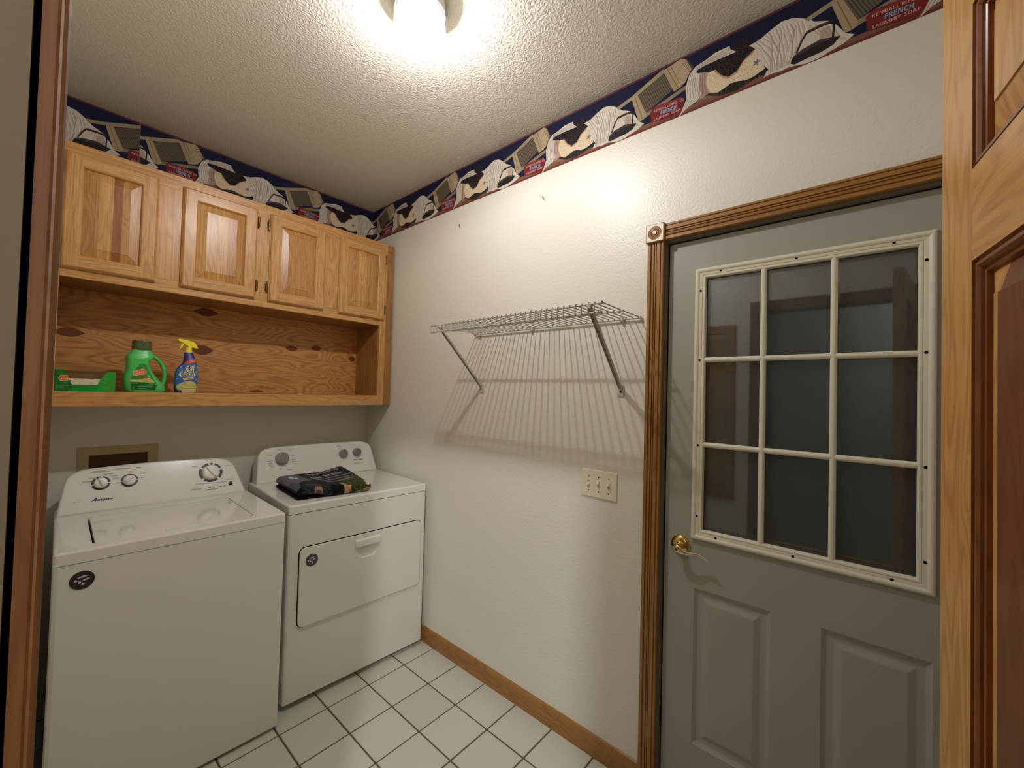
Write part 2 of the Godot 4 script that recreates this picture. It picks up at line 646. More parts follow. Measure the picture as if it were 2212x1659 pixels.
func make_materials() -> void:
	var peel := ImageTexture.create_from_image(noise(5, 0.045, 1024, 1024, false, 3))
	var stomp := ImageTexture.create_from_image(noise(11, 0.021, 1024, 1024, true, 3, 26.0))
	relief(mat("wall_paint", Color8(229, 223, 209), 0.40, 0.5), peel, 1.7, 0.06)
	relief(mat("hall_paint", Color8(98, 101, 92), 0.6, 0.4), peel, 1.6, 0.12)
	relief(mat("reveal_dimmed", Color8(110, 97, 74), 0.7, 0.4), peel, 1.6, 0.02)  # beige darkened to offset the strong hall fill lamp
	relief(mat("ceiling_texture", Color8(222, 215, 200), 0.85, 0.3), stomp, 2.3, 0.22)
	var oak := oak_texture(3, Color8(228, 178, 112), Color8(158, 104, 52), 11, 3.4, 0.26, 0.66)
	var pine := oak_texture(21, Color8(240, 190, 116), Color8(188, 130, 68), 4, 3.5, 0.5, 0.36)
	var ply := oak_texture(33, Color8(226, 164, 92), Color8(152, 96, 46), 4, 9.0, 0.5, 0.4)
	mat("oak", Color(1, 1, 1), 0.33, 0.5, oak)
	mat("oak_pale", Color(1.0, 1.0, 1.0), 0.25, 0.5, oak)
	mat("oak_stave_light", Color(1.0, 1.0, 0.96), 0.33, 0.5, oak)
	mat("oak_stave_mid", Color(0.93, 0.9, 0.86), 0.33, 0.5, oak)
	mat("oak_stave_dark", Color(0.74, 0.62, 0.56), 0.33, 0.5, oak)
	mat("oak_casing", Color(0.80, 0.765, 0.68), 0.35, 0.5, oak)
	mat("oak_block", Color(0.80, 0.765, 0.68), 0.22, 0.5, oak)
	mat("block_glare", Color8(246, 232, 214), 0.25, 0.5)  # lamp glare put into the face colour; the block itself is oak
	mat("oak_shade", Color(0.57, 0.50, 0.42), 0.6, 0.5, oak)  # oak darkened in its colour to stand in for dim hall shade
	mat("oak_leaf", Color(0.95, 0.92, 0.86), 0.3, 0.5, pine)
	mat("oak_leaf_bead", Color(0.62, 0.48, 0.36), 0.25, 0.5, pine)
	mat("oak_leaf_dark", Color(0.56, 0.40, 0.30), 0.3, 0.5, pine)
	mat("plywood", Color(1, 1, 1), 0.4, 0.5, ply)
	mat("plywood_patch", Color8(116, 62, 32), 0.45, 0.4)
	mat("enamel", Color8(232, 229, 221), 0.24, 0.5)
	mat("enamel_gloss", Color8(235, 232, 225), 0.09, 0.5)
	mat("appliance_plastic", Color8(235, 231, 224), 0.17, 0.5)
	mat("knob_white", Color8(236, 232, 226), 0.3, 0.5)
	mat("steel_knob", Color8(150, 149, 147), 0.3, 0.6, null, 1.0)
	mat("dark_plastic", Color8(26, 22, 26), 0.4, 0.5)
	mat("legend_ink", Color8(168, 164, 158), 0.6, 0.3)
	mat("legend_dark", Color8(96, 92, 92), 0.6, 0.3)
	mat("brand_blue", Color8(26, 20, 62), 0.4, 0.5)
	mat("brand_grey", Color8(70, 66, 64), 0.4, 0.5)
	mat("badge_face", Color8(46, 34, 48), 0.35, 0.5)
	mat("badge_grey", Color8(78, 76, 76), 0.35, 0.5)
	mat("badge_mark", Color8(206, 202, 200), 0.4, 0.5)
	mat("gap_black", Color8(24, 22, 20), 0.9, 0.1)
	mat("wire_white", Color8(188, 183, 168), 0.35, 0.5)
	mat("strut_grey", Color8(190, 186, 176), 0.4, 0.5)
	mat("grout", Color8(104, 95, 78), 0.9, 0.2)
	for k in 3:
		mat("tile_%d" % k, [Color8(206, 206, 190), Color8(200, 202, 186), Color8(210, 208, 194)][k], 0.24, 0.5)
	mat("door_paint", Color8(166, 165, 154), 0.45, 0.45)
	mat("lite_frame", Color8(226, 220, 198), 0.45, 0.5)
	mat("weather_strip", Color8(34, 28, 24), 0.8, 0.2)
	mat("jamb_grey", Color8(120, 112, 98), 0.6, 0.3)
	mat("brass", Color8(218, 182, 104), 0.16, 0.5, null, 1.0)
	mat("nickel", Color8(214, 200, 170), 0.18, 0.5, null, 1.0)
	mat("hinge_brass", Color8(96, 78, 48), 0.3, 0.5, null, 0.8)
	mat("switch_ivory", Color8(232, 224, 200), 0.35, 0.5)
	mat("screw_ivory", Color8(150, 140, 116), 0.5, 0.4)
	mat("box_beige", Color8(196, 182, 136), 0.6, 0.4)
	mat("box_brown", Color8(92, 68, 48), 0.7, 0.3)
	mat("pvc", Color8(214, 210, 200), 0.4, 0.5)
	mat("jug_cap", Color8(84, 92, 46), 0.3, 0.5)
	mat("sprayer_yellow", Color8(250, 234, 56), 0.4, 0.5)
	mat("white_plastic", Color8(230, 228, 220), 0.4, 0.5)
	mat("sheet_white", Color8(226, 216, 190), 0.9, 0.2)
	mat("card_brown", Color8(128, 100, 66), 0.9, 0.2)
	mat("box_green_side", Color8(36, 120, 34), 0.5, 0.4)
	mat("nail_steel", Color8(44, 38, 32), 0.6, 0.3)
	mat("hall_floor", Color(0.62, 0.5, 0.4), 0.4, 0.5, oak)
	var glass := mat("pane_glass", Color(0.9, 0.95, 0.92, 0.02), 0.02, 0.5)
	glass.transparency = BaseMaterial3D.TRANSPARENCY_ALPHA
	var globe := mat("lamp_globe", Color8(245, 242, 232), 0.3, 0.5)
	globe.emission_enabled = true
	globe.emission = Color(1.0, 0.985, 0.95)
	globe.emission_energy_multiplier = 3.4


# ---------------------------------------------------------------- room shell
func build_shell() -> void:
	var mb := MB.new()
	mb.box(V(-1.66, 0, -0.12), V(0.12, CEIL, 0))
	solo(mb, "wall_back", M.wall_paint, "cream painted wall behind the washer, dryer and oak wall cabinet", "wall", "structure")
	mb = MB.new()
	for b in [[-0.12, 0.0, 2.095, CEIL], [2.935, 0.0, 3.28, CEIL], [2.095, 2.045, 2.935, CEIL]]:
		mb.box(V(0, b[1], b[0]), V(0.12, b[3], b[2]))
	solo(mb, "wall_right", M.wall_paint, "cream orange-peel wall that carries the wire shelf and the grey door", "wall", "structure")
	mb = MB.new()
	for b in [[-0.12, 0.0, 2.14, CEIL], [2.885, 0.0, 3.28, CEIL], [2.14, 2.045, 2.885, CEIL]]:
		mb.box(V(-1.66, b[1], b[0]), V(-1.538, b[3], b[2]))
	solo(mb, "wall_left", M.wall_paint, "beige wall with the doorway at the left edge of the view", "wall", "structure")
	mb = MB.new()
	mb.box(V(-1.66, 0, 3.16), V(0.12, CEIL, 3.28))
	solo(mb, "wall_front", M.wall_paint, "cream wall behind the open oak door", "wall", "structure")
	mb = MB.new()
	mb.box(V(-3.6, CEIL, -0.4), V(0.12, CEIL + 0.1, 4.6))
	solo(mb, "ceiling", M.ceiling_texture, "white ceiling with a stamped ridged plaster texture", "ceiling", "structure")
	mb = MB.new()
	mb.box(V(-3.6, 0, -0.4), V(-3.48, CEIL, 4.6))
	mb.box(V(-3.48, 0, -0.4), V(-1.66, CEIL, -0.28))
	mb.box(V(-3.48, 0, 4.48), V(-1.54, CEIL, 4.6))
	mb.box(V(-1.66, 0, 3.28), V(-1.54, CEIL, 4.48))
	solo(mb, "wall_hall", M.hall_paint, "grey green hall walls mirrored in the door glass", "wall", "structure")
	mb = wood(Vector3.BACK)
	mb.box(V(-3.6, -0.06, -0.4), V(-1.6, 0, 4.6))
	solo(mb, "floor_hall", M.hall_floor, "dark wood hall floor outside the laundry doorway", "floor", "structure")

	var fl := structure("floor", "pale green-grey square ceramic tile floor with dark grout", "floor", V(-0.8, 0, 1.5))
	mb = MB.new()
	mb.box(V(-1.6, -0.06, -0.12), V(0.12, -0.0035, 3.28))
	part(mb, "grout_bed", M.grout, fl)
	var xs := [0.0]
	var x := -0.202
	while x > -1.538:
		xs.append(x)
		x -= 0.205
	xs.append(-1.545)
	var zs := [0.0]
	var z := 0.825 - 0.205 * 4
	while z < 3.16:
		zs.append(z)
		z += 0.205
	zs.append(3.16)
	for i in xs.size() - 1:
		for j in zs.size() - 1:
			var q := MB.new()
			var lo := V(xs[i + 1] + 0.0035, -0.02, zs[j] + 0.0035)
			var hi := V(xs[i] - 0.0035, rng.randf_range(-0.0004, 0.0004), zs[j + 1] - 0.0035)
			if hi.x - lo.x < 0.01 or hi.z - lo.z < 0.01:
				continue
			q.box(lo, hi, 0.0018)
			part(q, "tile", M["tile_%d" % rng.randi_range(0, 2)], fl)

	# baseboard along the right wall
	mb = wood()
	mb.T = Transform3D(Basis(V(0, 1, 0), V(-1, 0, 0), V(0, 0, 1)), Vector3.ZERO)
	mb.prof([Vector2(0, 0), Vector2(0, 0.013), Vector2(0.062, 0.013), Vector2(0.074, 0.011), Vector2(0.082, 0.007), Vector2(0.086, 0.0)], 0.0, 2.04)
	solo(mb, "baseboard_right", M.oak_casing, "plain oak baseboard along the foot of the cream wall", "baseboard", "structure")

	# grey-painted jamb of the outer door
	var jm := structure("trim_3", "narrow grey jamb and dark weather strip round the grey door", "door jamb", V(0.03, 0, 2.51))
	mb = MB.new()
	mb.box(V(0.0, 0, 2.095), V(0.115, 2.045, 2.1045))
	mb.box(V(0.0, 0, 2.9255), V(0.115, 2.045, 2.935))
	mb.box(V(0.0, 2.0365, 2.1045), V(0.115, 2.045, 2.9255))
	part(mb, "jamb", M.jamb_grey, jm)
	mb = MB.new()
	mb.box(V(0.03, 0, 2.1045), V(0.115, 2.0365, 2.1075))
	mb.box(V(0.03, 0, 2.9225), V(0.115, 2.0365, 2.9255))
	mb.box(V(0.03, 2.0335, 2.1075), V(0.115, 2.0365, 2.9225))
	part(mb, "weather_strip", M.weather_strip, jm)
	mb = MB.new()
	mb.box(V(0.0, -0.002, 2.1045), V(0.115, 0.010, 2.9255))
	part(mb, "threshold", M.weather_strip, jm)

	# fluted oak casing of the outer door
	var tr := structure("trim_1", "fluted oak casing with corner rosettes round the grey door", "door casing", V(-0.01, 0, 2.51))
	var flute := [Vector2(0, 0), Vector2(0, 0.015), Vector2(0.002, 0.0175), Vector2(0.012, 0.0175), Vector2(0.0135, 0.012), Vector2(0.0155, 0.012), Vector2(0.018, 0.0165), Vector2(0.0245, 0.0175), Vector2(0.0255, 0.0125), Vector2(0.0275, 0.0125), Vector2(0.029, 0.0165), Vector2(0.032, 0.0165), Vector2(0.0335, 0.0125), Vector2(0.0355, 0.0125), Vector2(0.0365, 0.0175), Vector2(0.049, 0.0175), Vector2(0.051, 0.013), Vector2(0.053, 0.0165), Vector2(0.059, 0.0165), Vector2(0.061, 0.014), Vector2(0.061, 0)]
	for z0: float in [2.038, 2.9315]:
		mb = wood()
		mb.T = Transform3D(Basis(V(0, 0, 1), V(-1, 0, 0), V(0, 1, 0)), V(0, 0, z0))
		mb.prof(flute, 0.0, 2.041)
		part(mb, "casing_leg", M.oak_casing, tr)
		# rosette block
		mb = wood()
		mb.box(V(-0.027, 2.039, z0 - 0.005), V(0, 2.109, z0 + 0.066), 0.003)
		var blk := part(mb, "corner_block", M.oak_block, tr)
		mb = wood()
		mb.lathe(V(-0.0265, 2.074, z0 + 0.0305), V(-1, 0, 0), [Vector2(0.026, -0.003), Vector2(0.0255, 0.0), Vector2(0.024, 0.0015), Vector2(0.0215, 0.0), Vector2(0.0195, -0.002), Vector2(0.017, 0.001), Vector2(0.015, 0.0025), Vector2(0.0125, 0.001), Vector2(0.0105, -0.002), Vector2(0.008, 0.001), Vector2(0.005, 0.0028), Vector2(0.0005, 0.0032)], 32)
		part(mb, "rosette", M.oak_block, blk)
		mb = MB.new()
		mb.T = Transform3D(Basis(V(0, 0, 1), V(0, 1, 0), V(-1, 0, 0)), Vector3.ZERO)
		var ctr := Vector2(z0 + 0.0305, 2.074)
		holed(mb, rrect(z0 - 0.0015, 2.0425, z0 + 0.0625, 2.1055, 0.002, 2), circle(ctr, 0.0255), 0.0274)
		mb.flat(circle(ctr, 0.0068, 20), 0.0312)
		part(mb, "block_glare_face", M.block_glare, blk, "corner block face with lamp glare painted on as pale colour")
	mb = wood()
	mb.T = Transform3D(Basis(V(0, 1, 0), V(-1, 0, 0), V(0, 0, 1)), V(0, 2.0435, 0))
	mb.prof(flute, 2.1, 2.93)
	part(mb, "casing_head", M.oak_casing, tr)

	# casing of the doorway the picture is taken from
	var t2 := structure("trim_2", "oak casing of the doorway at the left edge of the view, dimmed in colour for hall shade", "door casing", V(-1.53, 0, 2.5))
	var plainp := [Vector2(0, 0), Vector2(0, 0.011), Vector2(0.004, 0.015), Vector2(0.010, 0.016), Vector2(0.013, 0.0125), Vector2(0.045, 0.0155), Vector2(0.053, 0.013), Vector2(0.056, 0.0165), Vector2(0.0655, 0.0170), Vector2(0.0685, 0.0155), Vector2(0.0697, 0.0128), Vector2(0.0690, 0.0110), Vector2(0.0700, 0.0090), Vector2(0.0700, 0.0)]
	mb = wood()
	mb.T = Transform3D(Basis(V(0, 0, 1), V(1, 0, 0), V(0, 1, 0)), V(-1.533, 0, 2.071))
	for i in plainp.size():
		plainp[i] = plainp[i]
	# the profile runs towards the opening, its face towards the room
	mb.prof(plainp, 0.0, 2.11)
	mb.quad(V(0, 0, 0), V(0.07, 0, 0), V(0.07, 0, 2.11), V(0, 0, 2.11), V(0, -1, 0))
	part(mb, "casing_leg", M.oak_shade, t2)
	mb = wood()
	mb.T = Transform3D(Basis(V(0, 0, -1), V(1, 0, 0), V(0, 1, 0)), V(-1.533, 0, 2.955))
	mb.prof(plainp, 0.0, 2.11)
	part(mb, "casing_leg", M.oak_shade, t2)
	mb = wood(Vector3.BACK)
	mb.T = Transform3D(Basis(V(0, -1, 0), V(1, 0, 0), V(0, 0, 1)), V(-1.533, 2.11, 0))
	mb.prof(plainp, 2.071, 2.955)
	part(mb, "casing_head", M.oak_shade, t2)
	mb = MB.new()
	mb.box(V(-1.66, 0, 2.14), V(-1.538, 2.045, 2.1412))
	mb.box(V(-1.66, 0, 2.8838), V(-1.538, 2.045, 2.885))
	mb.box(V(-1.66, 2.0438, 2.1412), V(-1.538, 2.045, 2.8838))
	part(mb, "jamb", M.reveal_dimmed, t2, "beige painted jamb darkened in colour to offset the hall fill light")
	mb = MB.new()
	mb.box(V(-1.538, 0, 2.075), V(-1.533, 2.1, 2.09))
	mb.box(V(-1.538, 0, 2.935), V(-1.533, 2.1, 2.95))
	part(mb, "shim", M.gap_black, t2)


# ---------------------------------------------------------------- outer door
func build_outer_door() -> void:
	var d := structure("door_1", "grey panelled outer door with a nine-pane window in cream frame", "door", V(0.04, 0.01, 2.515))
	var T := Transform3D(Basis(V(0, 0, 1), V(0, 1, 0), V(-1, 0, 0)), V(0.022, 0, 0))   # local x = room z, y up, z towards the room
	var z0 := 2.110
	var z1 := 2.920
	var y0 := 0.012
	var y1 := 2.031
	var gx0 := 2.232
	var gx1 := 2.788
	var gy0 := 0.985
	var gy1 := 1.895
	var mb := MB.new()
	mb.T = T
	var pan := [[2.216, 2.449], [2.577, 2.810]]
	var py0 := 0.245
	var py1 := 0.787
	# flat face round the glass and round the two pressed panels
	var q := func(a: float, b: float, c: float, e: float) -> void:
		mb.quad(V(a, b, 0), V(c, b, 0), V(c, e, 0), V(a, e, 0), Vector3.BACK)
	q.call(z0, gy1, z1, y1)
	q.call(z0, gy0, gx0, gy1)
	q.call(gx1, gy0, z1, gy1)
	q.call(z0, py1, z1, gy0)
	q.call(z0, y0, z1, py0)
	q.call(z0, py0, pan[0][0], py1)
	q.call(pan[0][1], py0, pan[1][0], py1)
	q.call(pan[1][1], py0, z1, py1)
	# edges and back
	mb.quad(V(z0, y0, 0), V(z0, y1, 0), V(z0, y1, -0.044), V(z0, y0, -0.044), Vector3.LEFT)
	mb.quad(V(z1, y0, 0), V(z1, y1, 0), V(z1, y1, -0.044), V(z1, y0, -0.044), Vector3.RIGHT)
	mb.quad(V(z0, y1, 0), V(z1, y1, 0), V(z1, y1, -0.044), V(z0, y1, -0.044), Vector3.UP)
	mb.quad(V(z0, y0, 0), V(z1, y0, 0), V(z1, y0, -0.044), V(z0, y0, -0.044), Vector3.DOWN)
	for r in [[z0, y0, z1, gy0], [z0, gy1, z1, y1], [z0, gy0, gx0, gy1], [gx1, gy0, z1, gy1]]:
		mb.quad(V(r[0], r[1], -0.044), V(r[2], r[1], -0.044), V(r[2], r[3], -0.044), V(r[0], r[3], -0.044), Vector3.FORWARD)
	mb.ring(gx0, gy0, gx1, gy1, [Vector2(0, 0), Vector2(0, -0.044)])
	var slab := part(mb, "slab", M.door_paint, d)
	for p in pan:
		mb = MB.new()
		mb.T = T
		mb.ring(p[0], py0, p[1], py1, [Vector2(0, 0), Vector2(0.003, -0.0025), Vector2(0.012, -0.0085), Vector2(0.016, -0.009), Vector2(0.028, -0.009), Vector2(0.031, -0.0082), Vector2(0.046, -0.002), Vector2(0.049, -0.0015)])
		mb.quad(V(p[0] + 0.049, py0 + 0.049, -0.0015), V(p[1] - 0.049, py0 + 0.049, -0.0015), V(p[1] - 0.049, py1 - 0.049, -0.0015), V(p[0] + 0.049, py1 - 0.049, -0.0015), Vector3.BACK)
		part(mb, "pressed_panel", M.door_paint, slab)
	# cream frame round the glass
	mb = MB.new()
	mb.T = T
	mb.ring(2.205, 0.960, 2.814, 1.921, [Vector2(0, 0), Vector2(0, 0.007), Vector2(0.002, 0.0105), Vector2(0.006, 0.0125), Vector2(0.010, 0.0125), Vector2(0.014, 0.0105), Vector2(0.016, 0.0085), Vector2(0.024, 0.0075), Vector2(0.0255, 0.0055), Vector2(0.0275, 0.0075), Vector2(0.032, 0.0075), Vector2(0.0345, 0.0055), Vector2(0.0355, 0.0), Vector2(0.036, -0.008)])
	var fr := part(mb, "window_frame", M.lite_frame, d)
	# plugs over its screws
	for p in [[2.289, 1.904], [2.506, 1.904], [2.73, 1.904], [2.224, 1.841], [2.224, 1.593], [2.223, 1.291], [2.223, 1.042], [2.794, 1.843], [2.794, 1.596], [2.794, 1.292], [2.794, 1.044], [2.286, 0.979], [2.506, 0.979], [2.73, 0.979]]:
		mb = MB.new()
		mb.T = T
		mb.lathe(V(p[0], p[1], 0.0072), Vector3.BACK, [Vector2(0.0042, 0.0), Vector2(0.0042, 0.0012), Vector2(0.003, 0.0016), Vector2(0.0004, 0.0017)], 12)
		part(mb, "screw_hole", M.gap_black, fr)
	# muntins
	var hw := 0.0085
	var bar := [Vector2(-hw, -0.007), Vector2(-hw, 0.001), Vector2(-hw * 0.75, 0.0045), Vector2(-hw * 0.35, 0.0068), Vector2(0, 0.0072), Vector2(hw * 0.35, 0.0068), Vector2(hw * 0.75, 0.0045), Vector2(hw, 0.001), Vector2(hw, -0.007)]
	for x: float in [2.418, 2.6]:
		mb = MB.new()
		mb.T = T * Transform3D(Basis(V(1, 0, 0), V(0, 0, 1), V(0, 1, 0)), V(x, 0, 0))
		mb.prof(bar, 0.993, 1.888)
		part(mb, "muntin", M.lite_frame, fr)
	for y: float in [1.594, 1.294]:
		mb = MB.new()
		mb.T = T * Transform3D(Basis(V(0, 1, 0), V(0, 0, 1), V(1, 0, 0)), V(0, y, -0.0004))
		mb.prof(bar, 2.238, 2.781)
		part(mb, "muntin", M.lite_frame, fr)
	# double glazing, one pane to each light
	var xs := [2.2325, 2.418, 2.6, 2.7875]
	var ys := [0.9855, 1.294, 1.594, 1.8945]
	for i in 3:
		for j in 3:
			mb = MB.new()
			mb.T = T
			mb.box(V(xs[i] + 0.0005, ys[j] + 0.0005, -0.013), V(xs[i + 1] - 0.0005, ys[j + 1] - 0.0005, -0.010))
			mb.box(V(xs[i] + 0.0005, ys[j] + 0.0005, -0.031), V(xs[i + 1] - 0.0005, ys[j + 1] - 0.0005, -0.028))
			part(mb, "pane", M.pane_glass, d)
	# lever handle
	mb = MB.new()
	mb.T = T
	mb.lathe(V(2.168, 0.925, 0.0), Vector3.BACK, [Vector2(0.0345, -0.001), Vector2(0.0345, 0.002), Vector2(0.033, 0.005), Vector2(0.027, 0.009), Vector2(0.019, 0.0115), Vector2(0.013, 0.0125), Vector2(0.0115, 0.016), Vector2(0.0115, 0.03), Vector2(0.0125, 0.034), Vector2(0.0005, 0.034)], 32)
	var hd := part(mb, "door_handle", M.brass, d, "round brass handle plate")
	mb = MB.new()
	mb.T = T
	var R := []
	var path := [Vector3(2.150, 0.926, 0.036), Vector3(2.158, 0.924, 0.041), Vector3(2.170, 0.922, 0.043), Vector3(2.186, 0.917, 0.043), Vector3(2.203, 0.9135, 0.041), Vector3(2.220, 0.9155, 0.038), Vector3(2.236, 0.917, 0.035), Vector3(2.252, 0.912, 0.033), Vector3(2.266, 0.904, 0.033), Vector3(2.272, 0.899, 0.034)]
	var rx := [0.004, 0.0125, 0.0145, 0.0115, 0.0075, 0.0060, 0.0055, 0.005, 0.0045, 0.0025]
	for i in path.size():
		var row := []
		var dd: Vector3 = (path[mini(i + 1, 9)] - path[maxi(0, i - 1)]).normalized()
		var up := Vector3.BACK.cross(dd).normalized()
		for j in 14:
			var a := TAU * j / 14
			row.append(path[i] + up * cos(a) * rx[i] + Vector3.BACK * sin(a) * minf(0.0062, rx[i] * 0.75))
		R.append(row)
	mb.loft(R)
	part(mb, "lever", M.nickel, hd, "pale metal wave lever")
	mb = MB.new()
	mb.T = T
	mb.lathe(V(2.168, 0.921, 0.0485), Vector3.BACK, [Vector2(0.005, -0.002), Vector2(0.005, 0.0006), Vector2(0.0003, 0.0008)], 14)
	part(mb, "turn_button", M.hinge_brass, hd)


# ---------------------------------------------------------------- inner oak door, open at the right edge
func build_inner_door() -> void:
	var th := deg_to_rad(82.0)
	var dv := V(sin(th), 0, -cos(th))
	var nv := V(-cos(th), 0, -sin(th))     # the seen face looks towards the washer
	var hinge := V(-1.52388, 0, 2.68061) - nv * 0.18
	var d := structure("door_2", "open oak six-panel door seen edge-on at the right of the view", "door", hinge, 0.0, true)
	var T := Transform3D(Basis(dv, V(0, 1, 0), nv), Vector3.ZERO)
	var w := 0.766
	var s := 0.103
	var y0 := 0.012
	var y1 := 2.028
	var rails := [[0.012, 0.235], [0.80, 0.965], [1.621, 1.725], [1.915, 2.028]]
	for k in 2:
		var a := [0.004, w - s][k] as float
		var mb := wood()
		mb.T = T
		mb.box(V(a, y0, -0.035), V([s, w][k], y1, 0), 0.0015)
		part(mb, "stile", M.oak_leaf, d)
	for k in rails.size():
		var mb := wood(Vector3.RIGHT)
		mb.T = T
		mb.box(V(s, rails[k][0], -0.035), V(w - s, rails[k][1], 0))
		part(mb, "rail", M.oak_leaf, d)
	for k in 3:
		var mb := wood()
		mb.T = T
		mb.box(V(w / 2 - 0.05, rails[k][1], -0.035), V(w / 2 + 0.05, rails[k + 1][0], 0))
		part(mb, "mullion", M.oak_leaf, d)
	for c in 2:
		for k in 3:
			var x0: float = [s, w / 2 + 0.05][c]
			var x1: float = [w / 2 - 0.05, w - s][c]
			var a: float = rails[k][1]
			var b: float = rails[k + 1][0]
			var mb := wood()
			mb.T = T
			mb.ring(x0, a, x1, b, [Vector2(0, 0), Vector2(0.001, -0.0035), Vector2(0.003, -0.0035), Vector2(0.0045, -0.0015), Vector2(0.008, -0.0015), Vector2(0.0105, -0.004), Vector2(0.0115, -0.0075), Vector2(0.013, -0.0075), Vector2(0.0145, -0.006), Vector2(0.0165, -0.007), Vector2(0.0175, -0.012)])
			part(mb, "bead", M.oak_leaf_bead, d)
			# raised panel glued up from staves
			var X0 := x0 + 0.0175
			var X1 := x1 - 0.0175
			var cut: Array = [0.0, 0.42, 0.80, 1.0] if k == 1 else [0.0, 0.5, 1.0]
			var mm := [M.oak_leaf, M.oak_leaf_dark, M.oak_leaf] if k == 1 and c == 1 else [M.oak_leaf, M.oak_leaf, M.oak_leaf]
			staves(d, T, X0, a + 0.0175, X1, b - 0.0175, -0.012, -0.004, 0.03, cut, mm)
	var mb2 := MB.new()
	for y: float in [0.25, 1.02, 1.80]:
		var hb := MB.new()
		hb.T = T
		hb.lathe(V(0.0, y - 0.04, 0.004), Vector3.UP, [Vector2(0.005, 0), Vector2(0.005, 0.08), Vector2(0.0005, 0.081)], 10)
		part(hb, "hinge", M.hinge_brass, d)


# a raised panel cut into upright staves; bevel of width bw rises from h0 to h1
func staves(parent: Node3D, T: Transform3D, x0: float, y0: float, x1: float, y1: float, h0: float, h1: float, bw: float, cuts: Array, mats: Array) -> void:
	for i in cuts.size() - 1:
		var a: float = lerpf(x0, x1, cuts[i])
		var b: float = lerpf(x0, x1, cuts[i + 1])
		var mb := wood()
		mb.T = T
		var fa := maxf(a, x0 + bw)
		var fb := minf(b, x1 - bw)
		var B := Vector3.BACK
		if i == 0:
			mb.quad(V(x0, y0, h0), V(fa, y0 + bw, h1), V(fa, y1 - bw, h1), V(x0, y1, h0), B)
			mb.tri(V(x0, y0, h0), V(fa, y0, h0), V(fa, y0 + bw, h1), B)
			mb.tri(V(x0, y1, h0), V(fa, y1, h0), V(fa, y1 - bw, h1), B)
		if i == cuts.size() - 2:
			mb.quad(V(x1, y0, h0), V(fb, y0 + bw, h1), V(fb, y1 - bw, h1), V(x1, y1, h0), B)
			mb.tri(V(x1, y0, h0), V(fb, y0, h0), V(fb, y0 + bw, h1), B)
			mb.tri(V(x1, y1, h0), V(fb, y1, h0), V(fb, y1 - bw, h1), B)
		# the raised field stands 1.5 mm proud of the bevel
		var st := 0.0015
		mb.quad(V(fa, y0, h0), V(fb, y0, h0), V(fb, y0 + bw, h1), V(fa, y0 + bw, h1), B)
		mb.quad(V(fa, y1, h0), V(fb, y1, h0), V(fb, y1 - bw, h1), V(fa, y1 - bw, h1), B)
		mb.quad(V(fa, y0 + bw, h1 + st), V(fb, y0 + bw, h1 + st), V(fb, y1 - bw, h1 + st), V(fa, y1 - bw, h1 + st), B)
		mb.quad(V(fa, y0 + bw, h1), V(fb, y0 + bw, h1), V(fb, y0 + bw, h1 + st), V(fa, y0 + bw, h1 + st), Vector3.DOWN)
		mb.quad(V(fa, y1 - bw, h1), V(fb, y1 - bw, h1), V(fb, y1 - bw, h1 + st), V(fa, y1 - bw, h1 + st), Vector3.UP)
		if i == 0:
			mb.quad(V(fa, y0 + bw, h1), V(fa, y1 - bw, h1), V(fa, y1 - bw, h1 + st), V(fa, y0 + bw, h1 + st), Vector3.LEFT)
		if i == cuts.size() - 2:
			mb.quad(V(fb, y0 + bw, h1), V(fb, y1 - bw, h1), V(fb, y1 - bw, h1 + st), V(fb, y0 + bw, h1 + st), Vector3.RIGHT)
		part(mb, "stave", mats[i % mats.size()], parent)


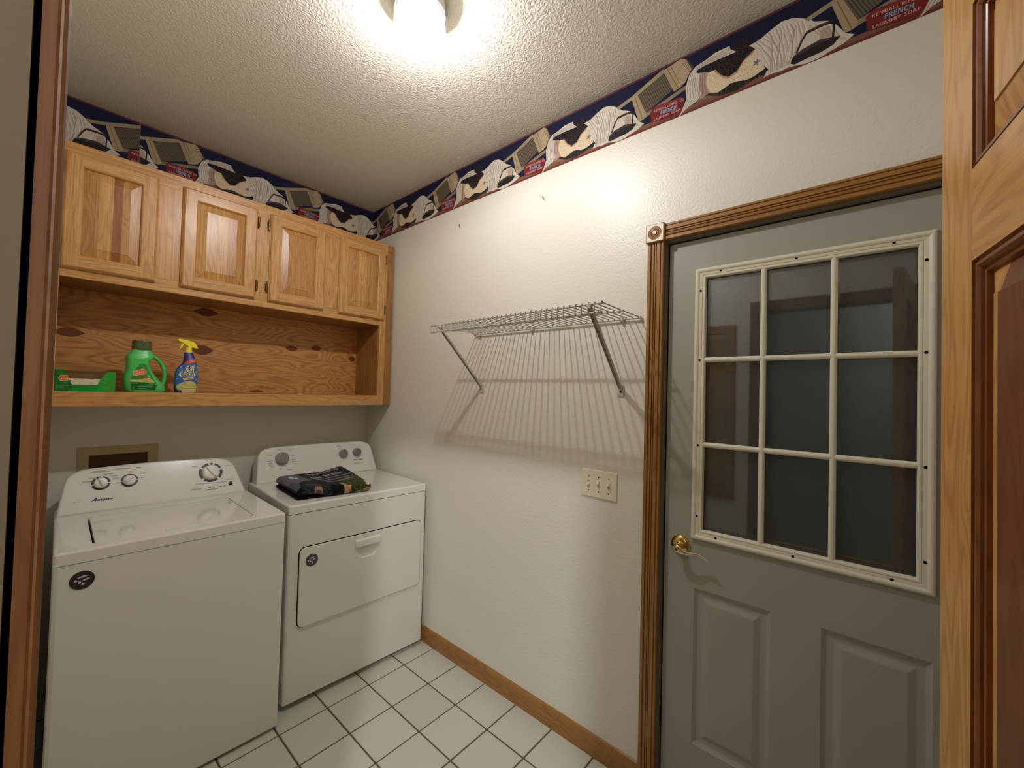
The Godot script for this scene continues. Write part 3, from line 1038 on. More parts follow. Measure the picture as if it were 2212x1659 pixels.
# ---------------------------------------------------------------- wall cabinet
func build_cabinet() -> void:
	var c := thing("wall_cabinet", "long oak wall cabinet with four raised-panel doors and open shelf", "cabinet", V(-0.765, 1.357, 0.15))
	var zf := 0.305
	var zb := 0.286
	for s in [[-1.521, -1.487], [-1.228, -1.098], [-0.842, -0.735], [-0.492, -0.362], [-0.103, -0.061]]:
		var mb := wood()
		var low: float = 1.357 if s[0] < -1.4 or s[0] > -0.2 else 1.925
		mb.box(V(s[0], low, zb), V(s[1], 2.402 if low < 1.5 else 2.338, zf), 0.0008)
		part(mb, "stile", M.oak, c)
	var fill := wood()
	fill.box(V(-0.060, 1.357, zb - 0.004), V(-0.012, 2.402, zf - 0.003), 0.0012)
	part(fill, "filler_strip", M.oak_casing, c)
	for r in [[2.338, 2.402], [1.868, 1.925], [1.357, 1.418]]:
		var mb := wood(Vector3.RIGHT)
		mb.box(V(-1.487, r[0], zb), V(-0.103, r[1], zf), 0.0008)
		part(mb, "rail", M.oak, c)
	for x: float in [-1.521, -0.098]:
		var mb := wood()
		mb.box(V(x, 1.36, 0.0), V(x + 0.018, 2.395, zb))
		part(mb, "side_panel", M.oak_casing, c)
	for y: float in [1.402, 1.868, 2.378]:
		var mb := wood(Vector3.RIGHT)
		mb.box(V(-1.503, y, 0.0), V(-0.098, y + 0.0155, zb))
		part(mb, "shelf_board", M.oak_casing, c)
	var bk := wood(Vector3.RIGHT)
	bk.ts = Vector2(0.62, 2.3)
	bk.uo = Vector2(0.3, 0.67)
	bk.box(V(-1.503, 1.4175, 0.004), V(-0.098, 2.378, 0.012))
	var back := part(bk, "back_panel", M.plywood, c, "plywood back panel with dark oval patches")
	for p in [[-1.445, 1.674, 0.048, 0.021], [-0.954, 1.843, 0.055, 0.021], [-0.965, 1.641, 0.050, 0.026], [-0.518, 1.693, 0.038, 0.017], [-0.371, 1.71, 0.034, 0.017], [-0.128, 1.659, 0.028, 0.018], [-0.70, 1.428, 0.036, 0.007]]:
		var q := MB.new()
		var pts := PackedVector2Array()
		for i in 16:
			var t := i / 4.0 - 1.0 if i < 8 else 1.0 - (i - 8) / 4.0
			pts.append(Vector2(p[0] + p[2] * t, p[1] + p[3] * (1.0 - t * t) * (1 if i < 8 else -1) + p[3] * 0.0))
		q.slab(pts, 0.0118, 0.0124, 0.0, false)
		part(q, "oval_patch", M.plywood_patch, back)
	var D := [
		[-1.489, -1.205, -1, [0.0, 0.26, 0.36, 0.5, 0.66, 1.0], ["oak_stave_mid", "oak_stave_light", "oak_stave_light", "oak_stave_dark", "oak_stave_mid"]],
		[-1.121, -0.818, 1, [0.0, 0.4, 0.62, 1.0], ["oak_stave_light", "oak_stave_light", "oak_stave_mid"]],
		[-0.758, -0.470, -1, [0.0, 0.38, 0.7, 1.0], ["oak_stave_mid", "oak_stave_mid", "oak_stave_mid"]],
		[-0.385, -0.079, 1, [0.0, 0.3, 0.6, 1.0], ["oak_stave_mid", "oak_stave_light", "oak_stave_mid"]],
	]
	var y0 := 1.901
	var y1 := 2.362
	for q in D:
		var x0: float = q[0]
		var x1: float = q[1]
		var mb := wood()
		mb.T = Transform3D(Basis.IDENTITY, V(0, 0, zf + 0.0005))
		mb.ring(x0, y0, x1, y1, [Vector2(0, 0), Vector2(0, 0.008), Vector2(0.0025, 0.0095), Vector2(0.003, 0.0125), Vector2(0.006, 0.0165), Vector2(0.0095, 0.019)])
		var i := 0.0095
		var s := 0.050
		for k in 2:
			var a: float = [x0 + i, x1 - s][k]
			var b: float = [x0 + s, x1 - i][k]
			mb.uo = Vector2(rng.randf(), rng.randf())
			mb.quad(V(a, y0 + i, 0.019), V(b, y0 + i, 0.019), V(b, y1 - i, 0.019), V(a, y1 - i, 0.019), Vector3.BACK)
			mb.g = Vector3.RIGHT
			mb.uo = Vector2(rng.randf(), rng.randf())
			a = [y0 + i, y1 - s][k]
			b = [y0 + s, y1 - i][k]
			mb.quad(V(x0 + s, a, 0.019), V(x1 - s, a, 0.019), V(x1 - s, b, 0.019), V(x0 + s, b, 0.019), Vector3.BACK)
			mb.g = Vector3.UP
		mb.ring(x0, y0, x1, y1, [Vector2(s, 0.019), Vector2(s + 0.003, 0.0175), Vector2(s + 0.006, 0.0125), Vector2(s + 0.0065, 0.007)])
		mb.quad(V(x0, y0, 0), V(x1, y0, 0), V(x1, y1, 0), V(x0, y1, 0), Vector3.FORWARD)
		var door := part(mb, "door", M.oak, c)
		var names_: Array = q[4]
		staves(door, mb.T, x0 + s + 0.0065, y0 + s + 0.0065, x1 - s - 0.0065, y1 - s - 0.0065, 0.0072, 0.0145, 0.034, q[3], names_.map(func(k): return M[k]))
		for hy: float in [2.298, 1.974]:
			var hm := MB.new()
			var hx := x0 - 0.006 if q[2] < 0 else x1 + 0.006
			hm.lathe(V(hx, hy - 0.026, zf + 0.006), Vector3.UP, [Vector2(0.0015, -0.003), Vector2(0.0042, -0.001), Vector2(0.0048, 0.001), Vector2(0.0048, 0.051), Vector2(0.0042, 0.053), Vector2(0.0015, 0.055)], 12)
			hm.box(V(hx - 0.008 if q[2] < 0 else hx - 0.002, hy - 0.019, zf - 0.0002), V(hx + 0.002 if q[2] < 0 else hx + 0.008, hy + 0.019, zf + 0.0022))
			part(hm, "hinge", M.hinge_brass, door)


# ---------------------------------------------------------------- washer and dryer
func caption(mb: MB, x: float, y: float, w: float, h: float, z: float) -> void:
	mb.quad(V(x, y, z), V(x + w, y, z), V(x + w, y + h, z), V(x, y + h, z), Vector3.BACK)


# a round laundry sticker: wave marks on a dark disc
func badge(parent: Node3D, at: Vector3, r: float, face: Material) -> void:
	var mb := MB.new()
	mb.T = Transform3D(Basis.IDENTITY, at)
	mb.slab(circle(Vector2.ZERO, r, 36), 0.0, 0.0014, 0.0006, false)
	var b := part(mb, "badge", face, parent, "round dark sticker")
	mb = MB.new()
	mb.T = Transform3D(Basis.IDENTITY, at + V(0, 0, 0.0016))
	for k in 2:
		var o := Vector2(-0.10 + 0.20 * k, 0.34 - 0.34 * k)
		var top := PackedVector2Array()
		for i in 9:
			var t := i / 8.0
			top.append((o + Vector2(-0.28 + 0.22 * k + t * (0.78 - 0.2 * k), 0.16 * sin(t * 2.6))) * r)
		for i in range(8, -1, -1):
			var t := i / 8.0
			top.append((o + Vector2(-0.28 + 0.22 * k + t * (0.78 - 0.2 * k), 0.16 * sin(t * 2.6) - 0.20 * sin(t * PI * 0.9 + 0.2))) * r)
		mb.flat(top, 0.0)
	for q in [[-0.50, 0.02], [-0.20, -0.18], [0.10, -0.42]]:
		mb.flat(circle(Vector2(q[0], q[1]) * r, r * 0.135, 12), 0.0)
	part(mb, "wave_mark", M.badge_mark, b)


func console_shape(xl: float, xr: float, tl: float, tr: float, h: float, arch: float, rad: float) -> PackedVector2Array:
	# upright outline of a control console, from lower right round to lower left
	var P := [Vector2(xr, 0), Vector2(tr, h), Vector2(tl, h), Vector2(xl, 0)]
	var out := PackedVector2Array([P[0]])
	for k in [1, 2]:
		var a: Vector2 = P[k] + (P[k - 1] - P[k]).normalized() * rad
		var b: Vector2 = P[k] + (P[k + 1] - P[k]).normalized() * rad * 1.35
		if k == 2:
			a = P[k] + (P[k - 1] - P[k]).normalized() * rad * 1.35
			b = P[k] + (P[k + 1] - P[k]).normalized() * rad
		for i in 9:
			var t := i / 8.0
			out.append(a.lerp(P[k], t).lerp(P[k].lerp(b, t), t))
		if k == 1:
			for i in range(1, 12):
				var t := i / 12.0
				var q := b.lerp(P[2] + (P[1] - P[2]).normalized() * rad * 1.35, t)
				out.append(q + Vector2(0, arch * sin(PI * t)))
	out.append(P[3])
	return out


func dial(parent: Node3D, T: Transform3D, at: Vector2, r: float, m: Material, called := "knob", grip := 0.0) -> MeshInstance3D:
	var mb := MB.new()
	mb.T = T
	mb.lathe(V(at.x, at.y, -0.001), Vector3.BACK, [Vector2(r, 0), Vector2(r, 0.004), Vector2(r * 0.96, 0.010), Vector2(r * 0.9, 0.0165), Vector2(r * 0.82, 0.0185), Vector2(r * 0.4, 0.0192), Vector2(r * 0.02, 0.0192)], 32)
	var k := part(mb, called, m, parent)
	if grip > 0.0:
		mb = MB.new()
		mb.T = T * Transform3D(Basis(Vector3.BACK, grip), V(at.x, at.y, 0.018))
		mb.slab(rrect(-r * 0.82, -r * 0.17, r * 0.82, r * 0.17, r * 0.16, 4), 0.0, 0.009, 0.003, false)
		part(mb, "grip", m, k)
	return k


func arcs(mb: MB, c: Vector2, r0: float, r1: float, z: float, gaps: Array) -> void:
	for i in gaps.size():
		var a0: float = gaps[i] + 0.09
		var a1: float = (gaps[i + 1] if i + 1 < gaps.size() else gaps[0] + TAU) - 0.09
		var top := PackedVector2Array()
		var cnt := maxi(3, int((a1 - a0) / 0.15))
		for k in cnt + 1:
			var a := lerpf(a0, a1, float(k) / cnt)
			top.append(c + Vector2(cos(a), sin(a)) * r1)
		for k in range(cnt, -1, -1):
			var a := lerpf(a0, a1, float(k) / cnt)
			top.append(c + Vector2(cos(a), sin(a)) * r0)
		mb.flat(top, z)


func cabinet_body(o: Node3D, hw: float, y0: float, y1: float, depth: float) -> void:
	var mb := MB.new()
	mb.T = Transform3D(Basis(V(1, 0, 0), V(0, 0, 1), V(0, -1, 0)), V(0, y1, 0))
	mb.slab(PackedVector2Array([Vector2(-hw, -depth), Vector2(hw, -depth), Vector2(hw, -0.012), Vector2(hw - 0.0035, -0.0035), Vector2(hw - 0.012, 0), Vector2(-hw + 0.012, 0), Vector2(-hw + 0.0035, -0.0035), Vector2(-hw, -0.012)]), 0.0, y1 - y0)
	part(mb, "body", M.enamel, o)
	for x: float in [-hw + 0.07, hw - 0.07]:
		for z: float in [-0.09, -depth + 0.09]:
			mb = MB.new()
			mb.lathe(V(x, 0.0005, z), Vector3.UP, [Vector2(0.017, 0), Vector2(0.019, 0.004), Vector2(0.019, 0.010), Vector2(0.008, 0.012), Vector2(0.008, y0 + 0.002)], 14)
			part(mb, "foot", M.dark_plastic, o)


func build_washer() -> void:
	var o := thing("washing_machine", "white top-loading washer beside the doorway, three white dials on console", "washing machine", V(-1.142, 0, 0.778), -0.02, "", true)
	var hw := 0.336
	cabinet_body(o, hw, 0.016, 0.8735, 0.66)
	# top deck with an opening for the lid
	var mb := MB.new()
	mb.T = Transform3D(Basis(V(1, 0, 0), V(0, 0, -1), V(0, 1, 0)), V(0, 0, 0))   # local x, y = towards the back, z = up
	var top := rrect(-hw, 0.0, hw, 0.66, 0.010, 3)
	var lid := rrect(-0.248, 0.050, 0.228, 0.440, 0.012, 4)
	mb.wall_of(top, 0.8755, 0.909)
	var t2 := MB.inset(top, 0.0025)
	var t3 := MB.inset(top, 0.007)
	for i in top.size():
		var j := (i + 1) % top.size()
		mb.quad(V(top[i].x, top[i].y, 0.909), V(top[j].x, top[j].y, 0.909), V(t2[j].x, t2[j].y, 0.9135), V(t2[i].x, t2[i].y, 0.9135), V(0, 0, 1))
		mb.quad(V(t2[i].x, t2[i].y, 0.9135), V(t2[j].x, t2[j].y, 0.9135), V(t3[j].x, t3[j].y, 0.9155), V(t3[i].x, t3[i].y, 0.9155), V(0, 0, 1))
	holed(mb, t3, lid, 0.9155)
	mb.wall_of(lid, 0.895, 0.9155, true)
	mb.flat(top, 0.8755, -1.0)
	part(mb, "top_deck", M.enamel_gloss, o)
	mb = MB.new()
	mb.T = Transform3D(Basis(V(1, 0, 0), V(0, 0, -1), V(0, 1, 0)), V(0, 0, 0))
	mb.flat(rrect(-0.250, 0.048, 0.230, 0.442, 0.012, 4), 0.8952)
	part(mb, "lid_gap_shade", M.gap_black, o)  # black sheet standing in for shade in the gap round the lid
	mb = MB.new()
	mb.T = Transform3D(Basis(V(1, 0, 0), V(0, 0, -1), V(0, 1, 0)), V(0, 0, 0))
	mb.slab(rrect(-0.2415, 0.0515, 0.2265, 0.4385, 0.010, 4), 0.897, 0.9150, 0.003)
	var ld := part(mb, "lid", M.enamel_gloss, o)
	mb = MB.new()
	mb.T = Transform3D(Basis(V(1, 0, 0), V(0, 0, -1), V(0, 1, 0)), V(0, 0, 0))
	mb.slab(rrect(-0.06, 0.0515, 0.06, 0.062, 0.004, 3), 0.913, 0.9172, 0.002)
	part(mb, "finger_lip", M.enamel, ld)
	# control console, its face leaning back
	var tilt := atan2(0.085, 0.175)
	var T := Transform3D(Basis(V(1, 0, 0), V(0, cos(tilt), -sin(tilt)), V(0, sin(tilt), cos(tilt))), V(-0.006, 0.9155, -0.516))
	mb = MB.new()
	mb.T = T
	var out := console_shape(-0.328, 0.330, -0.298, 0.276, 0.194, 0.006, 0.062)
	mb.slab(out, -0.045, 0.0, 0.010)
	var con := part(mb, "console", M.appliance_plastic, o)
	mb = MB.new()
	var oc := PackedVector2Array()
	for p in out:
		oc.append(Vector2(p.x * 0.99, p.y * 0.97))
	mb.T = T
	mb.slab(oc, -0.105, -0.04, 0.0)
	part(mb, "console_back", M.appliance_plastic, con)
	# the face is seen at z = -.54; its own height scale is 1 / cos(tilt)
	var f := func(x: float, y: float) -> Vector2: return Vector2(x + 0.006 + 0.006, (y - 0.9155) / cos(tilt))
	for q in [[f.call(-0.212, 1.025), 0.0228, 0.0300, [0.0, 1.5, 2.2, 3.4]], [f.call(-0.122, 1.025), 0.0228, 0.0290, [0.0, 3.2]], [f.call(0.175, 1.023), 0.0385, 0.0485, [0.35, 1.25, 1.65, 2.55, 3.9, 5.45]]]:
		var rings := MB.new()
		rings.T = T
		arcs(rings, q[0], q[1], q[2], 0.0007, q[3])
		part(rings, "dial_ring", M.dark_plastic, con).set_meta("kind", "stuff")
	dial(con, T, f.call(-0.212, 1.025), 0.0225, M.knob_white, "knob", 1.9)
	dial(con, T, f.call(-0.122, 1.025), 0.0225, M.knob_white, "knob", 0.7)
	dial(con, T, f.call(0.175, 1.023), 0.0375, M.knob_white, "knob", 2.15)
	mb = MB.new()
	mb.T = T
	var b: Vector2 = f.call(0.253, 0.962)
	mb.lathe(V(b.x, b.y, 0), Vector3.BACK, [Vector2(0.0095, 0), Vector2(0.0095, 0.003), Vector2(0.007, 0.005), Vector2(0.0004, 0.0052)], 18)
	part(mb, "start_button", M.dark_plastic, con)
	mb = MB.new()
	mb.T = T
	for k in 6:
		var p: Vector2 = f.call(0.145 + 0.0155 * k, 0.953)
		caption(mb, p.x, p.y, 0.0085, 0.003, 0.0006)
	part(mb, "status_lights", M.legend_dark, con).set_meta("kind", "stuff")
	mb = MB.new()
	mb.T = T
	for q in [[-0.244, 1.068, 0.058], [-0.236, 1.072, 0.04], [-0.168, 1.074, 0.085], [-0.25, 1.046, 0.03], [-0.205, 1.058, 0.03], [-0.268, 1.034, 0.036], [-0.182, 1.048, 0.022], [-0.176, 1.038, 0.02], [-0.09, 1.048, 0.022], [-0.09, 1.03, 0.014], [-0.165, 1.018, 0.01], [0.155, 1.080, 0.032], [0.1, 1.055, 0.022], [0.238, 1.045, 0.026], [0.11, 0.975, 0.05], [0.19, 0.972, 0.045], [0.09, 0.9535, 0.045], [0.236, 0.981, 0.03], [-0.292, 0.962, 0.018], [0.245, 0.953, 0.02], [0.155, 0.945, 0.05]]:
		var p: Vector2 = f.call(q[0], q[1])
		caption(mb, p.x, p.y, q[2], 0.0028, 0.0006)
	part(mb, "dial_captions", M.legend_ink, con).set_meta("kind", "stuff")
	mb = MB.new()
	mb.T = T
	var at: Vector2 = f.call(-0.241, 0.957)
	for k in 3:
		write(mb, "A", at + Vector2(0.0005 * k, 0.0003 * k), 0.0145, bold, 0.0007 + 0.00005 * k, 0.55, 0.0, false, 1.1)
	for k in 2:
		write(mb, "mana", at + Vector2(0.018 + 0.0005 * k, 0.0003 * k), 0.0095, bold, 0.0007 + 0.00005 * k, 0.35, 0.0, false, 1.35)
	part(mb, "brand_lettering", M.brand_blue, con)
	badge(o, V(-0.270, 0.819, 0.0006), 0.029, M.badge_face)


func build_dryer() -> void:
	var o := thing("clothes_dryer", "white front-loading dryer in the corner with three silver knobs", "clothes dryer", V(-0.400, 0, 0.730), -0.043, "", true)
	var hw := 0.3685
	# body with the door opening left out of its front
	var y0 := 0.030
	var y1 := 0.878
	cabinet_body(o, hw, y0, y1, 0.64)
	var mb := MB.new()
	mb.T = Transform3D(Basis(V(1, 0, 0), V(0, 0, -1), V(0, 1, 0)), V(0, 0, 0))
	mb.slab(rrect(-hw, -0.002, hw, 0.64, 0.012, 4), 0.881, 0.9205, 0.009)
	part(mb, "top_deck", M.enamel_gloss, o)
	# door: black sheet painted in for its shadow line, then the rounded panel
	var out := rrect(-0.3205, 0.3545, 0.3375, 0.7225, 0.030, 6)
	mb = MB.new()
	mb.slab(out, 0.0, 0.0012, 0.0, false)
	part(mb, "door_shadow_line", M.gap_black, o)
	var inn := MB.inset(out, 0.004)
	var inn2 := MB.inset(out, 0.0062)
	var scoop := PackedVector2Array([Vector2(-0.046, 0.661), Vector2(-0.044, 0.640), Vector2(-0.034, 0.612), Vector2(-0.018, 0.597), Vector2(0.044, 0.597), Vector2(0.060, 0.612), Vector2(0.070, 0.640), Vector2(0.072, 0.661)])
	mb = MB.new()
	mb.wall_of(inn, 0.001, 0.009)
	for i in inn.size():
		var j := (i + 1) % inn.size()
		mb.quad(V(inn[i].x, inn[i].y, 0.009), V(inn[j].x, inn[j].y, 0.009), V(inn2[j].x, inn2[j].y, 0.0105), V(inn2[i].x, inn2[i].y, 0.0105), Vector3.BACK)
	holed(mb, inn2, scoop, 0.0105)
	var low := PackedVector2Array()
	for p in scoop:
		low.append(Vector2(lerpf(0.013, p.x, 0.86), lerpf(0.661, p.y, 0.9)))
	for i in scoop.size():
		var j := (i + 1) % scoop.size()
		var dd := scoop[j] - scoop[i]
		mb.quad(V(scoop[i].x, scoop[i].y, 0.0105), V(scoop[j].x, scoop[j].y, 0.0105), V(low[j].x, low[j].y, 0.0035), V(low[i].x, low[i].y, 0.0035), Vector3.BACK)
	mb.flat(low, 0.0035)
	var door := part(mb, "door", M.enamel, o)
	mb = MB.new()
	mb.slab(rrect(-0.058, 0.657, 0.080, 0.698, 0.009, 5), 0.010, 0.0235, 0.009)
	part(mb, "handle", M.appliance_plastic, door)
	badge(door, V(-0.265, 0.657, 0.0107), 0.028, M.badge_grey)
	# console
	var tilt := atan2(0.058, 0.190)
	var T := Transform3D(Basis(V(1, 0, 0), V(0, cos(tilt), -sin(tilt)), V(0, sin(tilt), cos(tilt))), V(0.0, 0.9205, -0.545))
	mb = MB.new()
	mb.T = T
	var cs := console_shape(-0.357, 0.357, -0.335, 0.322, 0.201, 0.003, 0.060)
	mb.slab(cs, -0.05, 0.0, 0.011)
	var con := part(mb, "console", M.appliance_plastic, o)
	mb = MB.new()
	mb.T = T
	var cb := PackedVector2Array()
	for p in cs:
		cb.append(Vector2(p.x * 0.99, p.y * 0.97))
	mb.slab(cb, -0.095, -0.045, 0.0)
	part(mb, "console_back", M.appliance_plastic, con)
	var f := func(x: float, y: float) -> Vector2: return Vector2(x, (y - 0.9205) / cos(tilt))
	for k in [[-0.221, 1.045, 0.036], [0.134, 1.042, 0.027], [0.224, 1.043, 0.027]]:
		var p: Vector2 = f.call(k[0], k[1])
		mb = MB.new()
		mb.T = T
		mb.lathe(V(p.x, p.y, -0.001), Vector3.BACK, [Vector2(k[2], 0), Vector2(k[2], 0.003), Vector2(k[2] * 0.94, 0.007), Vector2(k[2] * 0.9, 0.022), Vector2(k[2] * 0.86, 0.0245), Vector2(k[2] * 0.8, 0.025), Vector2(k[2] * 0.02, 0.025)], 32)
		part(mb, "knob", M.steel_knob, con)
		mb = MB.new()
		mb.T = T
		caption(mb, p.x - k[2] * 0.05, p.y + k[2] * 0.25, k[2] * 0.1, k[2] * 0.45, 0.0242)
		part(mb, "knob_mark", M.legend_dark, con)
	mb = MB.new()
	mb.T = T
	for q in [[-0.305, 1.080, 0.032], [-0.285, 1.066, 0.014], [-0.245, 1.094, 0.03], [-0.19, 1.092, 0.034], [-0.30, 1.035, 0.03], [-0.292, 1.024, 0.022], [-0.292, 1.014, 0.024], [-0.285, 1.004, 0.026], [-0.17, 1.055, 0.014], [-0.17, 1.034, 0.02], [-0.17, 1.022, 0.022], [-0.2, 0.982, 0.028], [-0.24, 0.99, 0.016], [0.095, 1.088, 0.034], [0.11, 1.074, 0.018], [0.182, 1.090, 0.04], [0.19, 1.076, 0.014], [0.235, 1.077, 0.014], [0.088, 1.06, 0.012], [0.19, 0.975, 0.075]]:
		var p: Vector2 = f.call(q[0], q[1])
		caption(mb, p.x, p.y, q[2], 0.0028, 0.0006)
	part(mb, "dial_captions", M.legend_ink, con).set_meta("kind", "stuff")
	mb = MB.new()
	mb.T = T
	write(mb, "Whirlpool", f.call(0.198, 0.990), 0.0095, bold, 0.0007, 0.15)
	part(mb, "brand_lettering", M.brand_grey, con)


# ---------------------------------------------------------------- things on the open shelf
func build_shelf_goods() -> void:
	var base := 1.418
	# --- dryer sheet box
	var o := thing("dryer_sheet_box", "low green dryer sheet box with a scooped front showing white sheets", "box", V(-1.398, base, 0.19))
	var x0 := -1.487
	var x1 := -1.310
	var h := 0.086
	var zf := 0.245
	var zb := 0.135
	var m := func(u: float, v: float) -> Vector2: return Vector2(lerpf(x0, x1, u), base + h * v)
	var front := PackedVector2Array()
	for p in [[0, 0], [1, 0], [1, 0.93], [0.985, 0.955], [0.89, 0.955], [0.85, 0.93], [0.80, 0.80], [0.745, 0.55], [0.70, 0.335], [0.66, 0.30], [0.30, 0.30], [0.265, 0.34], [0.25, 0.56], [0.205, 0.78], [0.165, 0.96], [0.13, 1.0], [0.0, 1.0]]:
		front.append(m.call(p[0], p[1]))
	var pic := Pic.new(384, 192, Color8(48, 144, 50))
	pic.poly([Vector2(0.7, 0), Vector2(1, 0), Vector2(1, 1), Vector2(0.8, 1), Vector2(0.7, 0.3)], Color8(50, 166, 46))
	pic.poly([Vector2(0, 0), Vector2(0.3, 0), Vector2(0.22, 1), Vector2(0, 1)], Color8(38, 122, 42))
	pic.poly([Vector2(0.065, 0.60), Vector2(0.09, 0.48), Vector2(0.15, 0.45), Vector2(0.27, 0.52), Vector2(0.27, 0.62), Vector2(0.21, 0.74), Vector2(0.1, 0.74)], Color8(206, 196, 150))
	pic.poly([Vector2(0.075, 0.61), Vector2(0.10, 0.51), Vector2(0.15, 0.48), Vector2(0.25, 0.55), Vector2(0.25, 0.66), Vector2(0.2, 0.72), Vector2(0.1, 0.72)], Color8(226, 118, 62))
	print_text(pic, "Gain", Vector2(0.105, 0.53), 0.13, bold, Color8(248, 214, 150), 0.2)
	for q in [[0.03, 0.24, 0.14], [0.03, 0.19, 0.12], [0.03, 0.14, 0.13], [0.2, 0.24, 0.07], [0.14, 0.39, 0.08], [0.78, 0.60, 0.10], [0.72, 0.44, 0.09], [0.80, 0.40, 0.08], [0.76, 0.22, 0.15], [0.78, 0.17, 0.14], [0.76, 0.12, 0.16], [0.78, 0.06, 0.18]]:
		pic.poly([Vector2(q[0], q[1]), Vector2(q[0] + q[2], q[1]), Vector2(q[0] + q[2], q[1] + 0.025), Vector2(q[0], q[1] + 0.025)], Color8(120, 186, 120), 0.6)
	var mp := mat("sheet_box_print", Color.WHITE, 0.5, 0.4, pic.tex())
	var mb := MB.new()
	mb.planar = true
	mb.pr = Rect2(x0, base, x1 - x0, h)
	mb.slab(front, zf - 0.0008, zf)
	part(mb, "front_flap", mp, o)
	mb = MB.new()
	mb.box(V(x0, base, zb), V(x0 + 0.0008, base + h * 0.99, zf - 0.0008))
	mb.box(V(x1 - 0.0008, base, zb), V(x1, base + h * 0.95, zf - 0.0008))
	mb.box(V(x0 + 0.0008, base, zb), V(x1 - 0.0008, base + 0.0008, zf - 0.0008))
	part(mb, "box_sides", M.box_green_side, o)
	mb = MB.new()
	mb.box(V(x0 + 0.0008, base + 0.0008, zb), V(x1 - 0.0008, base + h * 0.98, zb + 0.0008))
	mb.box(V(x0 + 0.03, base + 0.001, zf - 0.034), V(x1 - 0.03, base + h * 0.82, zf - 0.033))
	part(mb, "inner_card", M.card_brown, o)
	mb = MB.new()
	for k in 7:
		mb.box(V(x0 + 0.012, base + 0.001, zf - 0.0025 - k * 0.004 - 0.0028), V(x1 - 0.03 - 0.002 * k, base + h * (0.47 + 0.022 * k), zf - 0.0025 - k * 0.004), 0.001)
	part(mb, "dryer_sheets", M.sheet_white, o)

	# --- detergent jug
	o = thing("detergent_jug", "bright green laundry detergent jug with side handle and dark cap", "jug", V(-1.215, base, 0.225))
	var ju := func(u: float) -> float: return lerpf(-1.287, -1.140, (u - 110.0) / 1250.0)
	var jv := func(v: float) -> float: return lerpf(base, base + 0.228, (1540.0 - v) / 1440.0)
	var S := [[1540, 215, 1290], [1522, 190, 1322], [1480, 165, 1335], [1400, 140, 1325], [1320, 122, 1290], [1250, 115, 1200], [1180, 114, 1120], [1100, 122, 1040], [1020, 145, 975], [950, 170, 915], [850, 184, 865], [760, 184, 840], [690, 178, 845], [640, 170, 880], [600, 165, 940], [550, 172, 990], [500, 205, 975], [450, 262, 940], [410, 300, 905], [375, 328, 885], [352, 345, 870], [340, 350, 860]]
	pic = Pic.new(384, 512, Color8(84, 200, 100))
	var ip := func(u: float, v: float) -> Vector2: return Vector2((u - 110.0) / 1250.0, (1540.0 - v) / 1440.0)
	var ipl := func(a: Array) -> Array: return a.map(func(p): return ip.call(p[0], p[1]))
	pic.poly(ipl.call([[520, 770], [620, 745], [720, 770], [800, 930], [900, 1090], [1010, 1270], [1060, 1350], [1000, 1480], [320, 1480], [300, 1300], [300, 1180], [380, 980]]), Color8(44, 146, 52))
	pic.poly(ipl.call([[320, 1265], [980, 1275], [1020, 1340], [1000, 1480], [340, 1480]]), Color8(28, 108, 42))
	pic.poly(ipl.call([[440, 1110], [560, 1060], [720, 1060], [830, 1100], [760, 1160], [500, 1190]]), Color8(96, 128, 44))
	pic.poly(ipl.call([[285, 1235], [310, 1205], [520, 1195], [720, 1150], [830, 1135], [960, 1230], [975, 1275], [500, 1265], [320, 1262]]), Color8(196, 190, 100))
	pic.poly(ipl.call([[285, 1235], [310, 1212], [640, 1225], [640, 1262], [320, 1258]]), Color8(206, 220, 160))
	pic.poly(ipl.call([[750, 1060], [800, 1050], [850, 1100], [800, 1110]]), Color8(180, 200, 90))
	pic.poly(ipl.call([[350, 1020], [370, 960], [450, 935], [540, 920], [610, 890], [700, 915], [740, 970], [730, 1020], [690, 1050], [560, 1060], [430, 1095], [370, 1080]]), Color8(232, 196, 150))
	pic.poly(ipl.call([[368, 1020], [390, 970], [460, 950], [545, 940], [610, 912], [690, 930], [718, 975], [708, 1015], [680, 1035], [550, 1045], [430, 1075], [385, 1062]]), Color8(238, 104, 84))
	print_text(pic, "Gain", ip.call(425.0, 1052.0), 0.062, bold, Color8(250, 176, 140), 0.15, 0.12, 0.82)
	for q in [[330, 1310, 190], [500, 1385, 440], [820, 1318, 130], [350, 1440, 60], [540, 1450, 200]]:
		pic.poly(ipl.call([[q[0], q[1]], [q[0] + q[2], q[1]], [q[0] + q[2], q[1] - 22], [q[0], q[1] - 22]]), Color8(120, 196, 120), 0.7)
	pic.poly(ipl.call([[980, 1330], [1010, 1300], [1015, 1345]]), Color8(180, 220, 180))
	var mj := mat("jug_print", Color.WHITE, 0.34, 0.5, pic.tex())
	mj.subsurf_scatter_enabled = true
	mj.subsurf_scatter_strength = 0.1
	mb = MB.new()
	mb.planar = true
	mb.pr = Rect2(-1.287, base, 0.147, 0.228)
	var R := []
	for s in S:
		var a: float = ju.call(float(s[1]))
		var b: float = ju.call(float(s[2]))
		var y: float = jv.call(float(s[0]))
		var dz := 0.040
		if s[0] > 1500:
			dz = 0.037
		if s[0] < 600:
			dz = lerpf(0.026, 0.039, (s[0] - 340.0) / 260.0)
		R.append(super_ring(V((a + b) / 2, y, 0.225), (b - a) / 2, dz, 3.0, 40))
	mb.loft(R)
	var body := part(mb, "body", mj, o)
	mb = MB.new()
	mb.planar = true
	mb.pr = Rect2(-1.287, base, 0.147, 0.228)
	var hp := []
